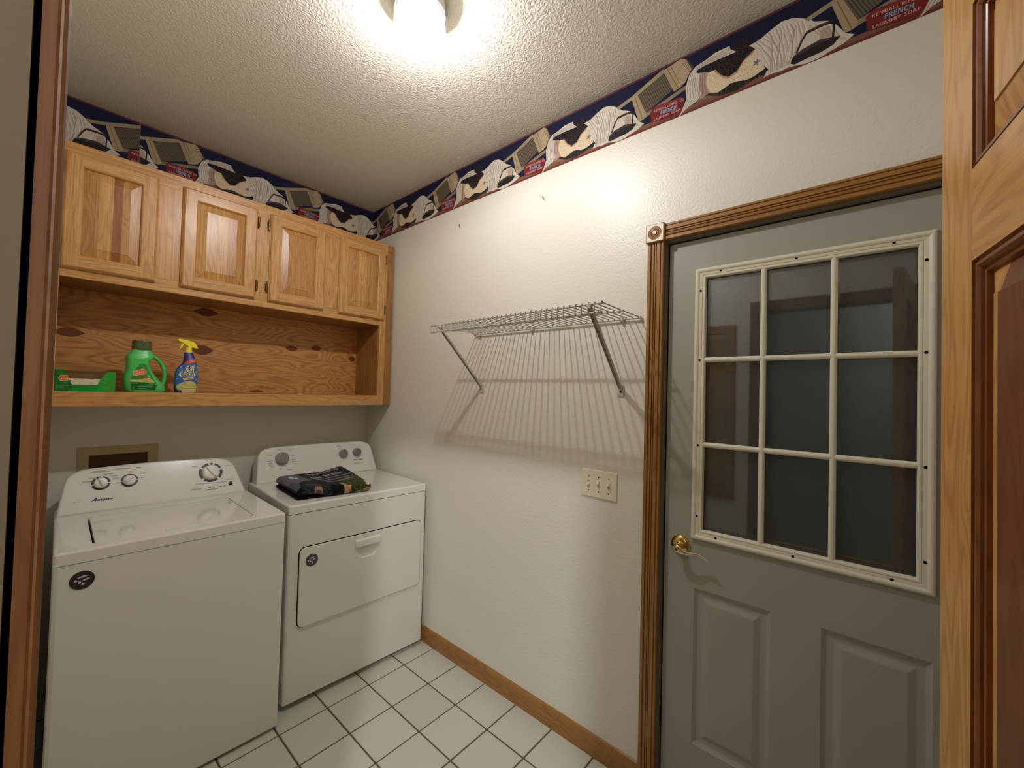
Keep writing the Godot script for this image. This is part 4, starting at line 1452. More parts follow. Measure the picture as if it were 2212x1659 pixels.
	for p in [[880, 520], [960, 530], [1050, 580], [1140, 650], [1215, 740], [1270, 850], [1300, 970], [1310, 1090], [1295, 1200], [1270, 1300], [1240, 1380]]:
		hp.append(V(ju.call(float(p[0])), jv.call(float(p[1])), 0.225))
	var HR := []
	for i in hp.size():
		var dd: Vector3 = (hp[mini(i + 1, hp.size() - 1)] - hp[maxi(0, i - 1)]).normalized()
		var sd := dd.cross(Vector3.BACK)
		var row := []
		for j in 14:
			var a := TAU * j / 14
			row.append(hp[i] + sd * cos(a) * 0.0078 + Vector3.BACK * sin(a) * 0.0135)
		HR.append(row)
	mb.loft(HR)
	part(mb, "handle", mj, o)
	mb = MB.new()
	var cx: float = ju.call(608.0)
	mb.lathe(V(cx, jv.call(352.0), 0.225), Vector3.UP, [Vector2(0.0335, 0), Vector2(0.0340, 0.003), Vector2(0.0330, 0.034), Vector2(0.0325, 0.0385), Vector2(0.031, 0.0400), Vector2(0.0005, 0.0400)], 48, 0.006)
	part(mb, "cap", M.jug_cap, o, "dark olive screw cap")

	# --- spray bottle
	o = thing("spray_bottle", "blue stain remover spray bottle with a yellow trigger head", "spray bottle", V(-1.068, base, 0.235))
	var bu := func(u: float) -> float: return lerpf(-1.114, -1.024, (u - 250.0) / 680.0)
	var bv := func(v: float) -> float: return lerpf(base, base + 0.252, (1590.0 - v) / 1470.0)
	S = [[1590, 300, 875], [1575, 285, 888], [1540, 274, 897], [1450, 262, 910], [1300, 255, 923], [1150, 262, 926], [1050, 275, 922], [980, 295, 918], [900, 345, 908], [840, 410, 897], [790, 462, 884], [740, 490, 872], [690, 498, 856], [620, 500, 828], [560, 504, 795], [520, 512, 765], [492, 520, 745], [484, 530, 738]]
	pic = Pic.new(340, 560, Color8(40, 46, 118))
	var bp := func(u: float, v: float) -> Vector2: return Vector2((u - 250.0) / 680.0, (1590.0 - v) / 1120.0)
	var bpl := func(a: Array) -> Array: return a.map(func(p): return bp.call(p[0], p[1]))
	pic.poly(bpl.call([[250, 1200], [300, 980], [420, 830], [560, 800], [890, 770], [930, 1000], [930, 1400], [860, 1370], [600, 1290], [440, 1330], [300, 1450], [260, 1400]]), Color8(54, 104, 172))
	for k in 90:
		var p := Vector2(rng.randf_range(270, 930), rng.randf_range(820, 1380))
		pic.line([bp.call(p.x, p.y), bp.call(p.x + (p.x - 600) * 0.12, p.y + (p.y - 1050) * 0.12)], 0.006, Color8(92, 140, 196), 0.45)
	pic.poly(bpl.call([[480, 800], [560, 720], [680, 665], [860, 640], [880, 760], [700, 775], [520, 815]]), Color8(206, 52, 48))
	pic.poly(bpl.call([[690, 690], [860, 655], [870, 735], [720, 760]]), Color8(232, 110, 66))
	for q in [[410, 890], [320, 1220], [860, 1230], [350, 1100]]:
		pic.blob(bp.call(q[0], q[1]), 0.022, 0.012, Color8(200, 220, 240), 0.9)
	# picture of folded pale cloth at the foot
	pic.poly(bpl.call([[290, 1440], [330, 1380], [450, 1320], [560, 1280], [680, 1265], [800, 1300], [900, 1380], [895, 1480], [860, 1590], [460, 1590], [440, 1520], [340, 1520]]), Color8(206, 196, 120))
	pic.poly(bpl.call([[440, 1520], [880, 1500], [860, 1590], [470, 1590]]), Color8(204, 200, 150))
	pic.line(bpl.call([[430, 1460], [600, 1475], [880, 1465]]), 0.014, Color8(140, 128, 50), 0.8)
	pic.line(bpl.call([[480, 1380], [600, 1400], [760, 1405], [850, 1390]]), 0.012, Color8(150, 136, 60), 0.7)
	pic.blob(bp.call(530.0, 1330.0), 0.075, 0.04, Color8(150, 156, 150), 0.7)
	# the name, pale letters with a dark and a pale outline
	for st in [[0.020, Color8(206, 210, 190)], [0.012, Color8(22, 22, 46)], [0.0, Color8(240, 236, 214)]]:
		print_text(pic, "OXI", bp.call(545.0, 1000.0), 0.115, bold, st[1], 0.18, 0.08, 0.80, 0.0, st[0])
		print_text(pic, "CLEAN", bp.call(385.0, 1160.0), 0.125, bold, st[1], 0.18, 0.09, 0.74, 0.0, st[0])
	pic.poly(bpl.call([[460, 1200], [780, 1160], [770, 1215], [500, 1255]]), Color8(226, 196, 110))
	pic.line(bpl.call([[500, 1225], [745, 1190]]), 0.016, Color8(190, 130, 40), 0.8)
	var mo := mat("spray_print", Color.WHITE, 0.36, 0.5, pic.tex())
	mb = MB.new()
	mb.planar = true
	mb.pr = Rect2(-1.114, base, 0.090, 0.252 * 1120.0 / 1470.0)
	R = []
	for s in S:
		var a: float = bu.call(float(s[1]))
		var b: float = bu.call(float(s[2]))
		var dz := 0.027 if s[0] > 800 else lerpf(0.0145, 0.027, (s[0] - 484.0) / 316.0)
		R.append(super_ring(V((a + b) / 2, bv.call(float(s[0])), 0.235), (b - a) / 2, dz, 2.6, 40))
	mb.loft(R)
	part(mb, "bottle", mo, o)
	mb = MB.new()
	var nx: float = bu.call(640.0)
	mb.lathe(V(nx, bv.call(490.0), 0.235), Vector3.UP, [Vector2(0.0122, 0), Vector2(0.0126, 0.001), Vector2(0.0126, 0.004), Vector2(0.0122, 0.0052)], 24)
	part(mb, "neck_ring", M.white_plastic, o, "white ring")
	mb = MB.new()
	mb.lathe(V(nx, bv.call(462.0), 0.235), Vector3.UP, [Vector2(0.0128, 0), Vector2(0.0130, 0.002), Vector2(0.0118, 0.016), Vector2(0.0112, 0.022)], 32, 0.012)
	var head := []
	for p in [[312, 152], [352, 120], [440, 128], [560, 143], [700, 163], [765, 180], [835, 240], [880, 305], [905, 362], [820, 350], [745, 338], [735, 352], [650, 350], [600, 310], [520, 265], [430, 215], [360, 182], [318, 170]]:
		head.append(Vector2(bu.call(float(p[0])), bv.call(float(p[1]))))
	head.reverse()
	var hq := MB.new()
	hq.T = Transform3D(Basis.IDENTITY, V(0, 0, 0.2245))
	hq.slab(PackedVector2Array(head), 0.0, 0.021, 0.0022)
	part(mb, "collar", M.sprayer_yellow, o)
	var hh := part(hq, "spray_head", M.sprayer_yellow, o)
	var tg := []
	for p in [[432, 218], [505, 258], [455, 330], [405, 380], [372, 412], [357, 392], [395, 320], [415, 265]]:
		tg.append(Vector2(bu.call(float(p[0])), bv.call(float(p[1]))))
	tg.reverse()
	hq = MB.new()
	hq.T = Transform3D(Basis.IDENTITY, V(0, 0, 0.229))
	hq.slab(PackedVector2Array(tg), 0.0, 0.012, 0.002)
	part(hq, "trigger", M.sprayer_yellow, hh)


func super_ring(c: Vector3, rx: float, rz: float, e: float, seg: int) -> Array:
	var row := []
	for j in seg:
		var a := TAU * j / seg
		var x := signf(cos(a)) * pow(absf(cos(a)), 2.0 / e)
		var z := signf(sin(a)) * pow(absf(sin(a)), 2.0 / e)
		row.append(c + V(x * rx, 0, z * rz))
	return row


# ---------------------------------------------------------------- folded shirt on the dryer
func build_shirt() -> void:
	var pic := Pic.new(640, 512, Color8(17, 17, 21))
	# v: 1 = back edge, 0.40 = front fold, 0 = foot of the front fold
	pic.poly([Vector2(0, 0.30), Vector2(0.05, 0.36), Vector2(0.10, 0.54), Vector2(0.20, 0.62), Vector2(0.33, 0.66), Vector2(0.26, 0.80), Vector2(0.24, 1), Vector2(0, 1)], Color8(100, 102, 110))
	pic.poly([Vector2(0, 0.30), Vector2(0.05, 0.36), Vector2(0.10, 0.54), Vector2(0, 0.66)], Color8(82, 84, 92))
	pic.poly([Vector2(0.10, 0.84), Vector2(0.12, 0.92), Vector2(0.145, 0.92), Vector2(0.15, 0.82), Vector2(0.19, 0.80), Vector2(0.17, 0.70), Vector2(0.14, 0.76)], Color8(214, 214, 218))
	pic.poly([Vector2(0.74, 0.60), Vector2(0.95, 0.66), Vector2(1, 0.82), Vector2(1, 1), Vector2(0.9, 1)], Color8(20, 20, 42))
	# grass with pale and pink shapes on the right
	var grass := [Vector2(0.60, 0.50), Vector2(0.72, 0.62), Vector2(0.90, 0.68), Vector2(1, 0.80), Vector2(1, 0), Vector2(0.60, 0)]
	pic.poly(grass, Color8(58, 66, 34))
	pic.speck(grass, 700, 0.012, Color8(96, 102, 56), 0.5, rng)
	pic.speck(grass, 600, 0.012, Color8(32, 38, 20), 0.5, rng)
	pic.poly([Vector2(0.60, 0.42), Vector2(0.63, 0.36), Vector2(0.655, 0.33), Vector2(0.70, 0.34), Vector2(0.69, 0.24), Vector2(0.66, 0.05), Vector2(0.60, 0.02)], Color8(200, 146, 110))
	pic.poly([Vector2(0.60, 0.50), Vector2(0.64, 0.46), Vector2(0.65, 0.38), Vector2(0.60, 0.40)], Color8(176, 172, 112))
	pic.line([Vector2(0.62, 0.30), Vector2(0.66, 0.22), Vector2(0.68, 0.12)], 0.03, Color8(160, 100, 70), 0.6)
	pic.poly([Vector2(0.69, 0.04), Vector2(0.80, 0.14), Vector2(0.88, 0.18), Vector2(0.97, 0.22), Vector2(0.97, 0.08), Vector2(0.85, 0.0)], Color8(176, 146, 128), 0.85)
	pic.blob(Vector2(0.935, 0.36), 0.030, 0.10, Color8(222, 196, 184))
	pic.blob(Vector2(0.85, 0.13), 0.020, 0.05, Color8(120, 66, 54))
	# dusky camouflage and a pink patch at the front left
	var camo := [Vector2(0.08, 0.44), Vector2(0.30, 0.50), Vector2(0.42, 0.44), Vector2(0.42, 0.02), Vector2(0.06, 0.02)]
	pic.speck(camo, 220, 0.03, Color8(38, 44, 42), 0.6, rng)
	pic.speck(camo, 70, 0.02, Color8(84, 90, 94), 0.5, rng)
	pic.poly([Vector2(0.22, 0.08), Vector2(0.215, 0.26), Vector2(0.235, 0.36), Vector2(0.29, 0.37), Vector2(0.315, 0.28), Vector2(0.315, 0.10)], Color8(158, 112, 112))
	pic.poly([Vector2(0.235, 0.10), Vector2(0.24, 0.20), Vector2(0.27, 0.24), Vector2(0.30, 0.18), Vector2(0.30, 0.08)], Color8(112, 66, 66))
	# rows of lettering
	print_text(pic, "You are loved by", Vector2(0.40, 0.875), 0.085, bold, Color8(180, 182, 190), 0.0, 0.06, 0.60)
	print_text(pic, "Know. We know", Vector2(0.37, 0.745), 0.085, bold, Color8(176, 178, 186), 0.0, 0.06, 0.64)
	for k in 3:
		var x := 0.40 + 0.03 * k
		while x < 0.88 - 0.03 * k:
			var w := rng.randf_range(0.03, 0.07)
			pic.line([Vector2(x, 0.69 - 0.07 * k + (x - 0.4) * 0.08), Vector2(x + w, 0.69 - 0.07 * k + (x + w - 0.4) * 0.08)], 0.030, Color8(140, 142, 152), 0.8)
			x += w + 0.014
	pic.grain(5, rng)
	var m := mat("shirt_cloth", Color.WHITE, 0.9, 0.2, pic.tex())
	m.rim_enabled = true
	m.rim = 0.2
	var mk := mat("shirt_black", Color8(17, 17, 21), 0.9, 0.2)
	mk.rim_enabled = true
	mk.rim = 0.2
	var o := thing("folded_shirt", "folded black printed shirt lying on the white dryer top", "shirt", V(-0.52, 0.9205, 0.46))
	var FL := Vector2(-0.706, 0.634)
	var BL := Vector2(-0.684, 0.316)
	var BR := Vector2(-0.272, 0.236)
	var FR := Vector2(-0.350, 0.684)
	for layer in 2:
		var mb := MB.new()
		var R := []
		var US := []
		var n := 34
		for i in n + 1:
			var q0 := 0.5 - 0.5 * cos(PI * i / n)
			var s := q0 * (1.0 if layer == 1 else 0.34)
			var e := minf(s / 0.055, 1.0) if layer == 1 else minf(s / 0.03, 1.0)
			var e2 := minf((1 - s) / 0.06, 1.0)
			var rnd := sqrt(maxf(0.0, 1.0 - pow(1.0 - minf(e, e2), 2.0)))
			rnd = maxf(rnd, 0.03)
			var a := BL.lerp(BR, s)
			var b := FL.lerp(FR, s)
			var lift := 0.0195 * (1.0 - smoothstep(0.22, 0.42, s))
			var lo := 0.9213 + (lift if layer == 1 else 0.0)
			var hi := (0.9213 + 0.058 - 0.010 * smoothstep(0.2, 0.7, s)) if layer == 1 else 0.9213 + 0.0188
			var mid := (lo + hi) / 2
			var hh := (hi - lo) / 2 * rnd
			var row := []
			var us := []
			var m2 := 36
			for j in m2:
				var t := float(j) / m2
				var f: float
				var y: float
				var vv: float
				if t < 0.5:        # top, back to front
					f = t / 0.5
					vv = 1.0 - 0.60 * f
					y = mid + hh
					if layer == 1:
						var wv := 0.007 * exp(-pow((s - 0.10) * 7, 2)) * sin(f * PI * 0.9) - 0.007 * exp(-pow((s - 0.45) * 5, 2)) * (1.0 - 0.6 * f) + 0.012 * exp(-pow((s - 0.90) * 5, 2)) * (1 - f) - 0.004 * sin(s * 17) * sin(f * 5) * 0.6
						y += wv * rnd
				elif t < 0.70:     # round the front, downwards
					var q := (t - 0.5) / 0.2
					f = 1.0 + sin(q * PI) * hh / (b - a).length() * 0.9
					vv = 0.40 - 0.40 * q
					y = mid + hh * cos(q * PI)
				elif t < 0.86:     # underside
					f = 1.0 - (t - 0.70) / 0.16
					vv = 0.02
					y = mid - hh
				else:
					var q := (t - 0.86) / 0.14
					f = -sin(q * PI) * hh / (b - a).length() * 0.8
					vv = 1.0
					y = mid - hh * cos(q * PI)
				var pp := a + (b - a) * f
				row.append(V(pp.x, y, pp.y))
				us.append(Vector2(lerpf(0.01, 0.99, s), 1.0 - clampf(vv, 0.01, 0.99)))
			R.append(row)
			US.append(us)
		mb.loft(R, true, false, false, func(i, j): return US[i][j] if j < 36 else Vector2(US[i][0].x, 0.01))
		part(mb, "upper_fold" if layer == 1 else "lower_fold", m if layer == 1 else mk, o)


# ---------------------------------------------------------------- wire shelf
func build_wire_shelf() -> void:
	var o := thing("wire_shelf", "white wire shelf on two slanting braces on the cream wall", "shelf", V(-0.15, 1.48, 1.55))
	var y := 1.768
	var z0 := 1.094
	var z1 := 2.006
	var xf := -0.300
	var rods := [[xf, y, "front_rod"], [xf, y - 0.031, "lip_rod"], [-0.168, y - 0.006, "middle_rod"], [-0.011, y - 0.006, "back_rod"]]
	for r in rods:
		var mb := MB.new()
		mb.tube([V(r[0], r[1], z0), V(r[0], r[1], z1 + (0.006 if r[0] > -0.2 else 0.0))], 0.0036, 10)
		part(mb, r[2], M.wire_white, o)
	for k in 37:
		var z := lerpf(z0 + 0.002, z1 - 0.002, k / 36.0)
		var mb := MB.new()
		mb.tube([V(-0.010, y - 0.001, z), V(-0.15, y, z), V(xf + 0.008, y + 0.002, z), V(xf + 0.003, y + 0.0055, z), V(xf - 0.002, y + 0.006, z), V(xf - 0.0055, y + 0.002, z), V(xf - 0.0058, y - 0.008, z), V(xf - 0.0052, y - 0.030, z), V(xf - 0.002, y - 0.0355, z)], 0.0023, 6)
		part(mb, "deck_wire", M.wire_white, o)
	# back rail clips with screws
	for z: float in [1.128, 1.48, 1.935]:
		var mb := MB.new()
		mb.box(V(-0.016, y - 0.018, z - 0.007), V(-0.0005, y + 0.004, z + 0.007), 0.003)
		mb.lathe(V(-0.016, y - 0.012, z), V(-1, 0, 0), [Vector2(0.004, 0), Vector2(0.003, 0.0015), Vector2(0.0004, 0.0018)], 10)
		part(mb, "wall_clip", M.strut_grey, o)
	# end caps on the back rail
	for z: float in [z0 - 0.001, z1 + 0.006]:
		var mb := MB.new()
		mb.box(V(-0.017, y - 0.013, z - 0.004), V(-0.0035, y + 0.001, z + 0.004), 0.003)
		part(mb, "end_cap", M.wire_white, o)
	# slanting braces, channel shaped
	for q in [[1.157, 1.146], [1.958, 1.934]]:
		var a := V(xf - 0.004, y - 0.006, q[0])
		var b := V(-0.008, 1.490, q[1])
		var d := (b - a).normalized()
		var side := V(0, 0, 1)
		var up := side.cross(d).normalized()
		side = d.cross(up).normalized()
		var mb := MB.new()
		mb.T = Transform3D(Basis(side, up, d), a)
		var w := 0.0075
		mb.prof([Vector2(-w, -0.005), Vector2(-w, 0.004), Vector2(-w + 0.002, 0.006), Vector2(w - 0.002, 0.006), Vector2(w, 0.004), Vector2(w, -0.005), Vector2(w - 0.002, -0.005), Vector2(w - 0.002, 0.003), Vector2(-w + 0.002, 0.003), Vector2(-w + 0.002, -0.005)], 0.0, (b - a).length(), true)
		var br := part(mb, "brace", M.strut_grey, o)
		mb = MB.new()
		mb.T = Transform3D(Basis(V(0, 0, 1), V(0, 1, 0), V(-1, 0, 0)), V(0, 0, q[1]))
		mb.slab(rrect(-0.0135, 1.456, 0.0135, 1.500, 0.005, 4), 0.0005, 0.006, 0.002)
		part(mb, "wall_foot", M.wire_white, br)
		mb = MB.new()
		mb.lathe(V(-0.0062, 1.474, q[1]), V(-1, 0, 0), [Vector2(0.0042, 0), Vector2(0.0042, 0.001), Vector2(0.0004, 0.0012)], 12)
		part(mb, "screw_hole", M.gap_black, br)
		mb = MB.new()
		mb.box(a + V(-0.004, -0.010, -0.009), a + V(0.010, 0.009, 0.009), 0.003)
		part(mb, "front_clip", M.wire_white, br)


# ---------------------------------------------------------------- small wall things
func build_small() -> void:
	# triple switch
	var o := thing("light_switch", "ivory triple toggle switch plate left of the grey door", "light switch", V(0, 1.092, 1.845))
	var T := Transform3D(Basis(V(0, 0, 1), V(0, 1, 0), V(-1, 0, 0)), Vector3.ZERO)
	var mb := MB.new()
	mb.T = T
	var sx := [1.799, 1.845, 1.891]
	var pl := rrect(1.764, 1.0355, 1.927, 1.149, 0.003, 2)
	var p2 := MB.inset(pl, 0.003)
	mb.wall_of(pl, 0.0, 0.0025)
	for i in pl.size():
		var j := (i + 1) % pl.size()
		mb.quad(V(pl[i].x, pl[i].y, 0.0025), V(pl[j].x, pl[j].y, 0.0025), V(p2[j].x, p2[j].y, 0.006), V(p2[i].x, p2[i].y, 0.006), Vector3.BACK)
	# face split into upright strips, each with its slot
	var cuts := [1.767, 1.822, 1.868, 1.924]
	for k in 3:
		var strip := PackedVector2Array([Vector2(cuts[k], 1.0385), Vector2(cuts[k + 1], 1.0385), Vector2(cuts[k + 1], 1.146), Vector2(cuts[k], 1.146)])
		var slot := rrect(sx[k] - 0.0052, 1.080, sx[k] + 0.0052, 1.104, 0.001, 2)
		holed(mb, strip, slot, 0.006)
		mb.wall_of(slot, 0.001, 0.006, true)
	part(mb, "plate", M.switch_ivory, o)
	for k in 3:
		mb = MB.new()
		mb.T = T * Transform3D(Basis(Vector3.RIGHT, [0.55, -0.55, -0.5][k]), V(sx[k], 1.092, 0.001))
		mb.box(V(-0.0046, -0.006, -0.001), V(0.0046, 0.006, 0.0165), 0.0014)
		part(mb, "toggle", M.switch_ivory, o)
		for yy: float in [1.122, 1.062]:
			mb = MB.new()
			mb.T = T
			mb.lathe(V(sx[k], yy, 0.0058), Vector3.BACK, [Vector2(0.0034, 0), Vector2(0.003, 0.0008), Vector2(0.0003, 0.0010)], 12)
			part(mb, "screw", M.gap_black if yy < 1.1 or k == 1 else M.screw_ivory, o)

	# recessed washer outlet box on the back wall
	o = thing("washer_outlet_box", "beige recessed outlet box on the wall just above the washer console", "outlet box", V(-1.262, 1.0, 0.0))
	mb = MB.new()
	mb.ring(-1.402, 0.985, -1.124, 1.158, [Vector2(0, 0.0), Vector2(0, 0.004), Vector2(0.002, 0.006), Vector2(0.036, 0.006), Vector2(0.038, 0.004), Vector2(0.038, 0.0006)])
	part(mb, "flange", M.box_beige, o)
	mb = MB.new()
	mb.quad(V(-1.364, 1.023, 0.0006), V(-1.162, 1.023, 0.0006), V(-1.162, 1.120, 0.0006), V(-1.364, 1.120, 0.0006), Vector3.BACK)
	part(mb, "recess", M.box_brown, o)

	# two bent nails
	for q in [[2.378, 1.522, "small dark nail left in the cream wall above the wire shelf"], [2.391, 0.940, "tiny dark nail left in the cream wall near the corner"]]:
		mb = MB.new()
		mb.tube([V(0.0, q[0] + 0.004, q[1] - 0.004), V(-0.010, q[0] + 0.003, q[1] - 0.002), V(-0.014, q[0] - 0.003, q[1] + 0.003), V(-0.010, q[0] - 0.012, q[1] + 0.006)], 0.0016, 8)
		solo(mb, "nail", M.nail_steel, q[2], "nail")

	# ironing board cabinet on the doorway wall (seen in the door glass)
	o = thing("ironing_board_cabinet", "narrow oak wall cabinet by the doorway, mirrored in the door glass", "cabinet", V(-1.53, 0.76, 1.8))
	T = Transform3D(Basis(V(0, 0, 1), V(0, 1, 0), V(1, 0, 0)), V(-1.538, 0, 0))
	mb = wood()
	mb.T = T
	mb.box(V(1.62, 0.765, 0.0), V(1.985, 1.972, 0.006), 0.001)
	part(mb, "case", M.oak_casing, o)
	mb = wood()
	mb.T = T
	mb.ring(1.622, 0.767, 1.983, 1.970, [Vector2(0, 0.006), Vector2(0, 0.014), Vector2(0.006, 0.018), Vector2(0.055, 0.018), Vector2(0.060, 0.012)])
	mb.box(V(1.68, 1.31, 0.006), V(1.925, 1.37, 0.0178))
	var dr := part(mb, "door", M.oak_casing, o)
	staves(dr, T, 1.682, 0.827, 1.923, 1.31, 0.010, 0.0145, 0.03, [0.0, 0.5, 1.0], [M.oak_casing])
	staves(dr, T, 1.682, 1.37, 1.923, 1.910, 0.010, 0.0145, 0.03, [0.0, 0.5, 1.0], [M.oak_casing])


# ---------------------------------------------------------------- wallpaper border
func border_texture() -> ImageTexture:
	var pic := Pic.new(1280, 444, Color8(27, 27, 54))
	var v := func(a: Array) -> Array:
		var out := []
		for i in range(0, a.size(), 2):
			out.append(Vector2(a[i], a[i + 1]))
		return out
	for y in pic.h:
		for x in range(0, pic.w, 3):
			if rng.randf() < 0.25:
				pic.dot(x, y, Color8(34, 32, 74), 0.7)
	# wooden ledge along the foot, wine line along the top
	pic.poly(v.call([0, 0, 1, 0, 1, 0.105, 0, 0.105]), Color8(120, 84, 66))
	for k in 60:
		var x := rng.randf()
		var y := rng.randf_range(0.02, 0.1)
		pic.line([Vector2(x, y), Vector2(x + 0.08, y + 0.004)], 0.008, Color8(92, 58, 48) if k % 2 else Color8(150, 112, 88), 0.45)
	pic.poly(v.call([0, 0, 1, 0, 1, 0.035, 0, 0.035]), Color8(116, 52, 50))
	pic.poly(v.call([0, 0.965, 1, 0.965, 1, 1, 0, 1]), Color8(96, 48, 56))
	for sx: float in [0.0, 1.0]:
		# washboard
		pic.poly(v.call([-0.387, 0.679, -0.299, 0.727, -0.102, 0.95, 0.0, 0.985, 0.068, 0.726, 0.033, 0.45, -0.241, 0.205, -0.30, 0.70, -0.372, 0.608]), Color8(26, 26, 60), 0.0, sx)
		pic.poly(v.call([-0.40, 0.66, -0.299, 0.735, -0.102, 0.955, -0.065, 0.91, -0.265, 0.69, -0.385, 0.60]), Color8(156, 142, 112), 1.0, sx)
		pic.poly(v.call([-0.241, 0.212, -0.2, 0.309, 0.040, 0.49, 0.045, 0.425, -0.203, 0.229]), Color8(138, 124, 98), 1.0, sx)
		pic.poly(v.call([-0.256, 0.681, -0.097, 0.883, -0.036, 0.52, -0.2, 0.309]), Color8(82, 71, 60), 1.0, sx)
		for k in 15:
			var t := (k + 0.5) / 15
			pic.line([Vector2(-0.256, 0.681).lerp(Vector2(-0.097, 0.883), t), Vector2(-0.2, 0.309).lerp(Vector2(-0.036, 0.52), t)], 0.010, Color8(132, 118, 98), 0.75, sx)
		pic.poly(v.call([-0.300, 0.725, -0.258, 0.715, -0.195, 0.28, -0.214, 0.215, -0.246, 0.208]), Color8(170, 150, 116), 1.0, sx)
		pic.line(v.call([-0.275, 0.70, -0.222, 0.24]), 0.012, Color8(120, 92, 62), 0.8, sx)
		pic.poly(v.call([-0.100, 0.93, -0.050, 0.951, 0.016, 0.505, -0.030, 0.47]), Color8(166, 146, 114), 1.0, sx)
		pic.line(v.call([-0.072, 0.92, -0.006, 0.50]), 0.012, Color8(118, 92, 62), 0.8, sx)
		pic.line(v.call([-0.05, 0.93, 0.012, 0.52]), 0.010, Color8(98, 74, 52), 0.8, sx)
		pic.poly(v.call([-0.050, 0.951, 0.010, 0.985, 0.035, 0.93, 0.068, 0.726, 0.032, 0.537, 0.012, 0.514]), Color8(176, 156, 126), 1.0, sx)
		pic.speck(v.call([-0.050, 0.951, 0.010, 0.985, 0.068, 0.726, 0.032, 0.537, 0.012, 0.514]), 60, 0.016, Color8(160, 134, 100), 0.5, rng, sx)
		print_text(pic, "TOWN", Vector2(0.012, 0.90), 0.085, serif, Color8(120, 88, 60), 0.0, -1.05, 0.8, sx)
		# soap bar
		pic.poly(v.call([-0.172, 0.30, -0.150, 0.355, 0.015, 0.322, 0.030, 0.26, 0.026, 0.10, -0.003, 0.032, -0.150, 0.085, -0.168, 0.13]), Color8(118, 42, 44), 1.0, sx)
		pic.poly(v.call([-0.150, 0.350, 0.015, 0.318, 0.030, 0.255, -0.14, 0.31]), Color8(132, 52, 52), 1.0, sx)
		print_text(pic, "KENDALL MFG. CO", Vector2(-0.150, 0.255), 0.042, bold, Color8(206, 160, 152), 0.0, -0.03, 1.02, sx)
		print_text(pic, "FRENCH", Vector2(-0.108, 0.170), 0.064, bold, Color8(84, 70, 96), 0.0, -0.05, 0.80, sx, 0.007)
		print_text(pic, "FRENCH", Vector2(-0.108, 0.170), 0.064, bold, Color8(168, 172, 190), 0.0, -0.05, 0.80, sx)
		print_text(pic, "LAUNDRY  SOAP", Vector2(-0.148, 0.105), 0.042, bold, Color8(206, 160, 152), 0.0, -0.02, 1.0, sx)
		# right towel behind the iron, jar body, left towel
		var tr: Array = v.call([0.356, 0.654, 0.408, 0.67, 0.458, 0.74, 0.507, 0.786, 0.555, 0.758, 0.602, 0.668, 0.641, 0.56, 0.699, 0.473, 0.728, 0.355, 0.755, 0.214, 0.79, 0.136, 0.75, 0.075, 0.692, 0.037, 0.66, 0.012, 0.61, 0.008, 0.564, 0.044, 0.54, 0.063, 0.504, 0.052, 0.461, 0.072, 0.43, 0.063, 0.442, 0.142, 0.451, 0.15, 0.422, 0.278, 0.409, 0.407, 0.389, 0.558, 0.376, 0.611])
		var cream: Array = v.call([0.144, 0.431, 0.159, 0.528, 0.196, 0.521, 0.225, 0.398, 0.261, 0.312, 0.303, 0.343, 0.336, 0.472, 0.389, 0.558, 0.416, 0.353, 0.435, 0.194, 0.391, 0.151, 0.358, 0.131, 0.311, 0.175, 0.276, 0.19, 0.241, 0.159, 0.205, 0.127, 0.168, 0.176, 0.145, 0.337])
		var blk: Array = v.call([0.121, 0.63, 0.21, 0.645, 0.301, 0.648, 0.266, 0.748, 0.308, 0.762, 0.330, 0.80, 0.352, 0.765, 0.368, 0.755, 0.356, 0.654, 0.389, 0.58, 0.382, 0.557, 0.349, 0.519, 0.323, 0.448, 0.303, 0.343, 0.261, 0.312, 0.225, 0.398, 0.196, 0.521, 0.159, 0.552])
		var blow: Array = v.call([0.160, 0.150, 0.168, 0.172, 0.205, 0.127, 0.241, 0.159, 0.276, 0.19, 0.324, 0.150, 0.378, 0.136, 0.41, 0.150, 0.442, 0.19, 0.432, 0.134, 0.365, 0.077, 0.298, 0.036, 0.213, 0.07])
		pic.poly(v.call([0.10, 0.14, 0.161, 0.16, 0.21, 0.10, 0.16, 0.09, 0.09, 0.11]), Color8(132, 104, 76), 1.0, sx)
		pic.poly(cream, Color8(222, 204, 172), 1.0, sx)
		pic.speck(cream, 420, 0.008, Color8(176, 146, 110), 0.5, rng, sx)
		pic.line(v.call([0.146, 0.44, 0.146, 0.33, 0.168, 0.18, 0.205, 0.13]), 0.022, Color8(196, 132, 104), 0.6, sx)
		pic.line(v.call([0.196, 0.50, 0.225, 0.385, 0.261, 0.295, 0.303, 0.328, 0.336, 0.457, 0.380, 0.54]), 0.022, Color8(176, 112, 92), 0.7, sx)
		pic.poly(blk, Color8(34, 28, 28), 1.0, sx)
		pic.speck(blk, 420, 0.007, Color8(96, 84, 72), 0.6, rng, sx)
		pic.poly(blow, Color8(40, 34, 32), 1.0, sx)
		pic.speck(blow, 220, 0.007, Color8(96, 86, 74), 0.6, rng, sx)
		for k in 5:
			pic.line([Vector2(0.396, 0.345), Vector2(0.396, 0.345) + Vector2(cos(k * 1.257) * 0.015, sin(k * 1.257) * 0.045)], 0.018, Color8(76, 84, 112), 0.75, sx)
		pic.poly(tr, Color8(212, 203, 188), 1.0, sx)
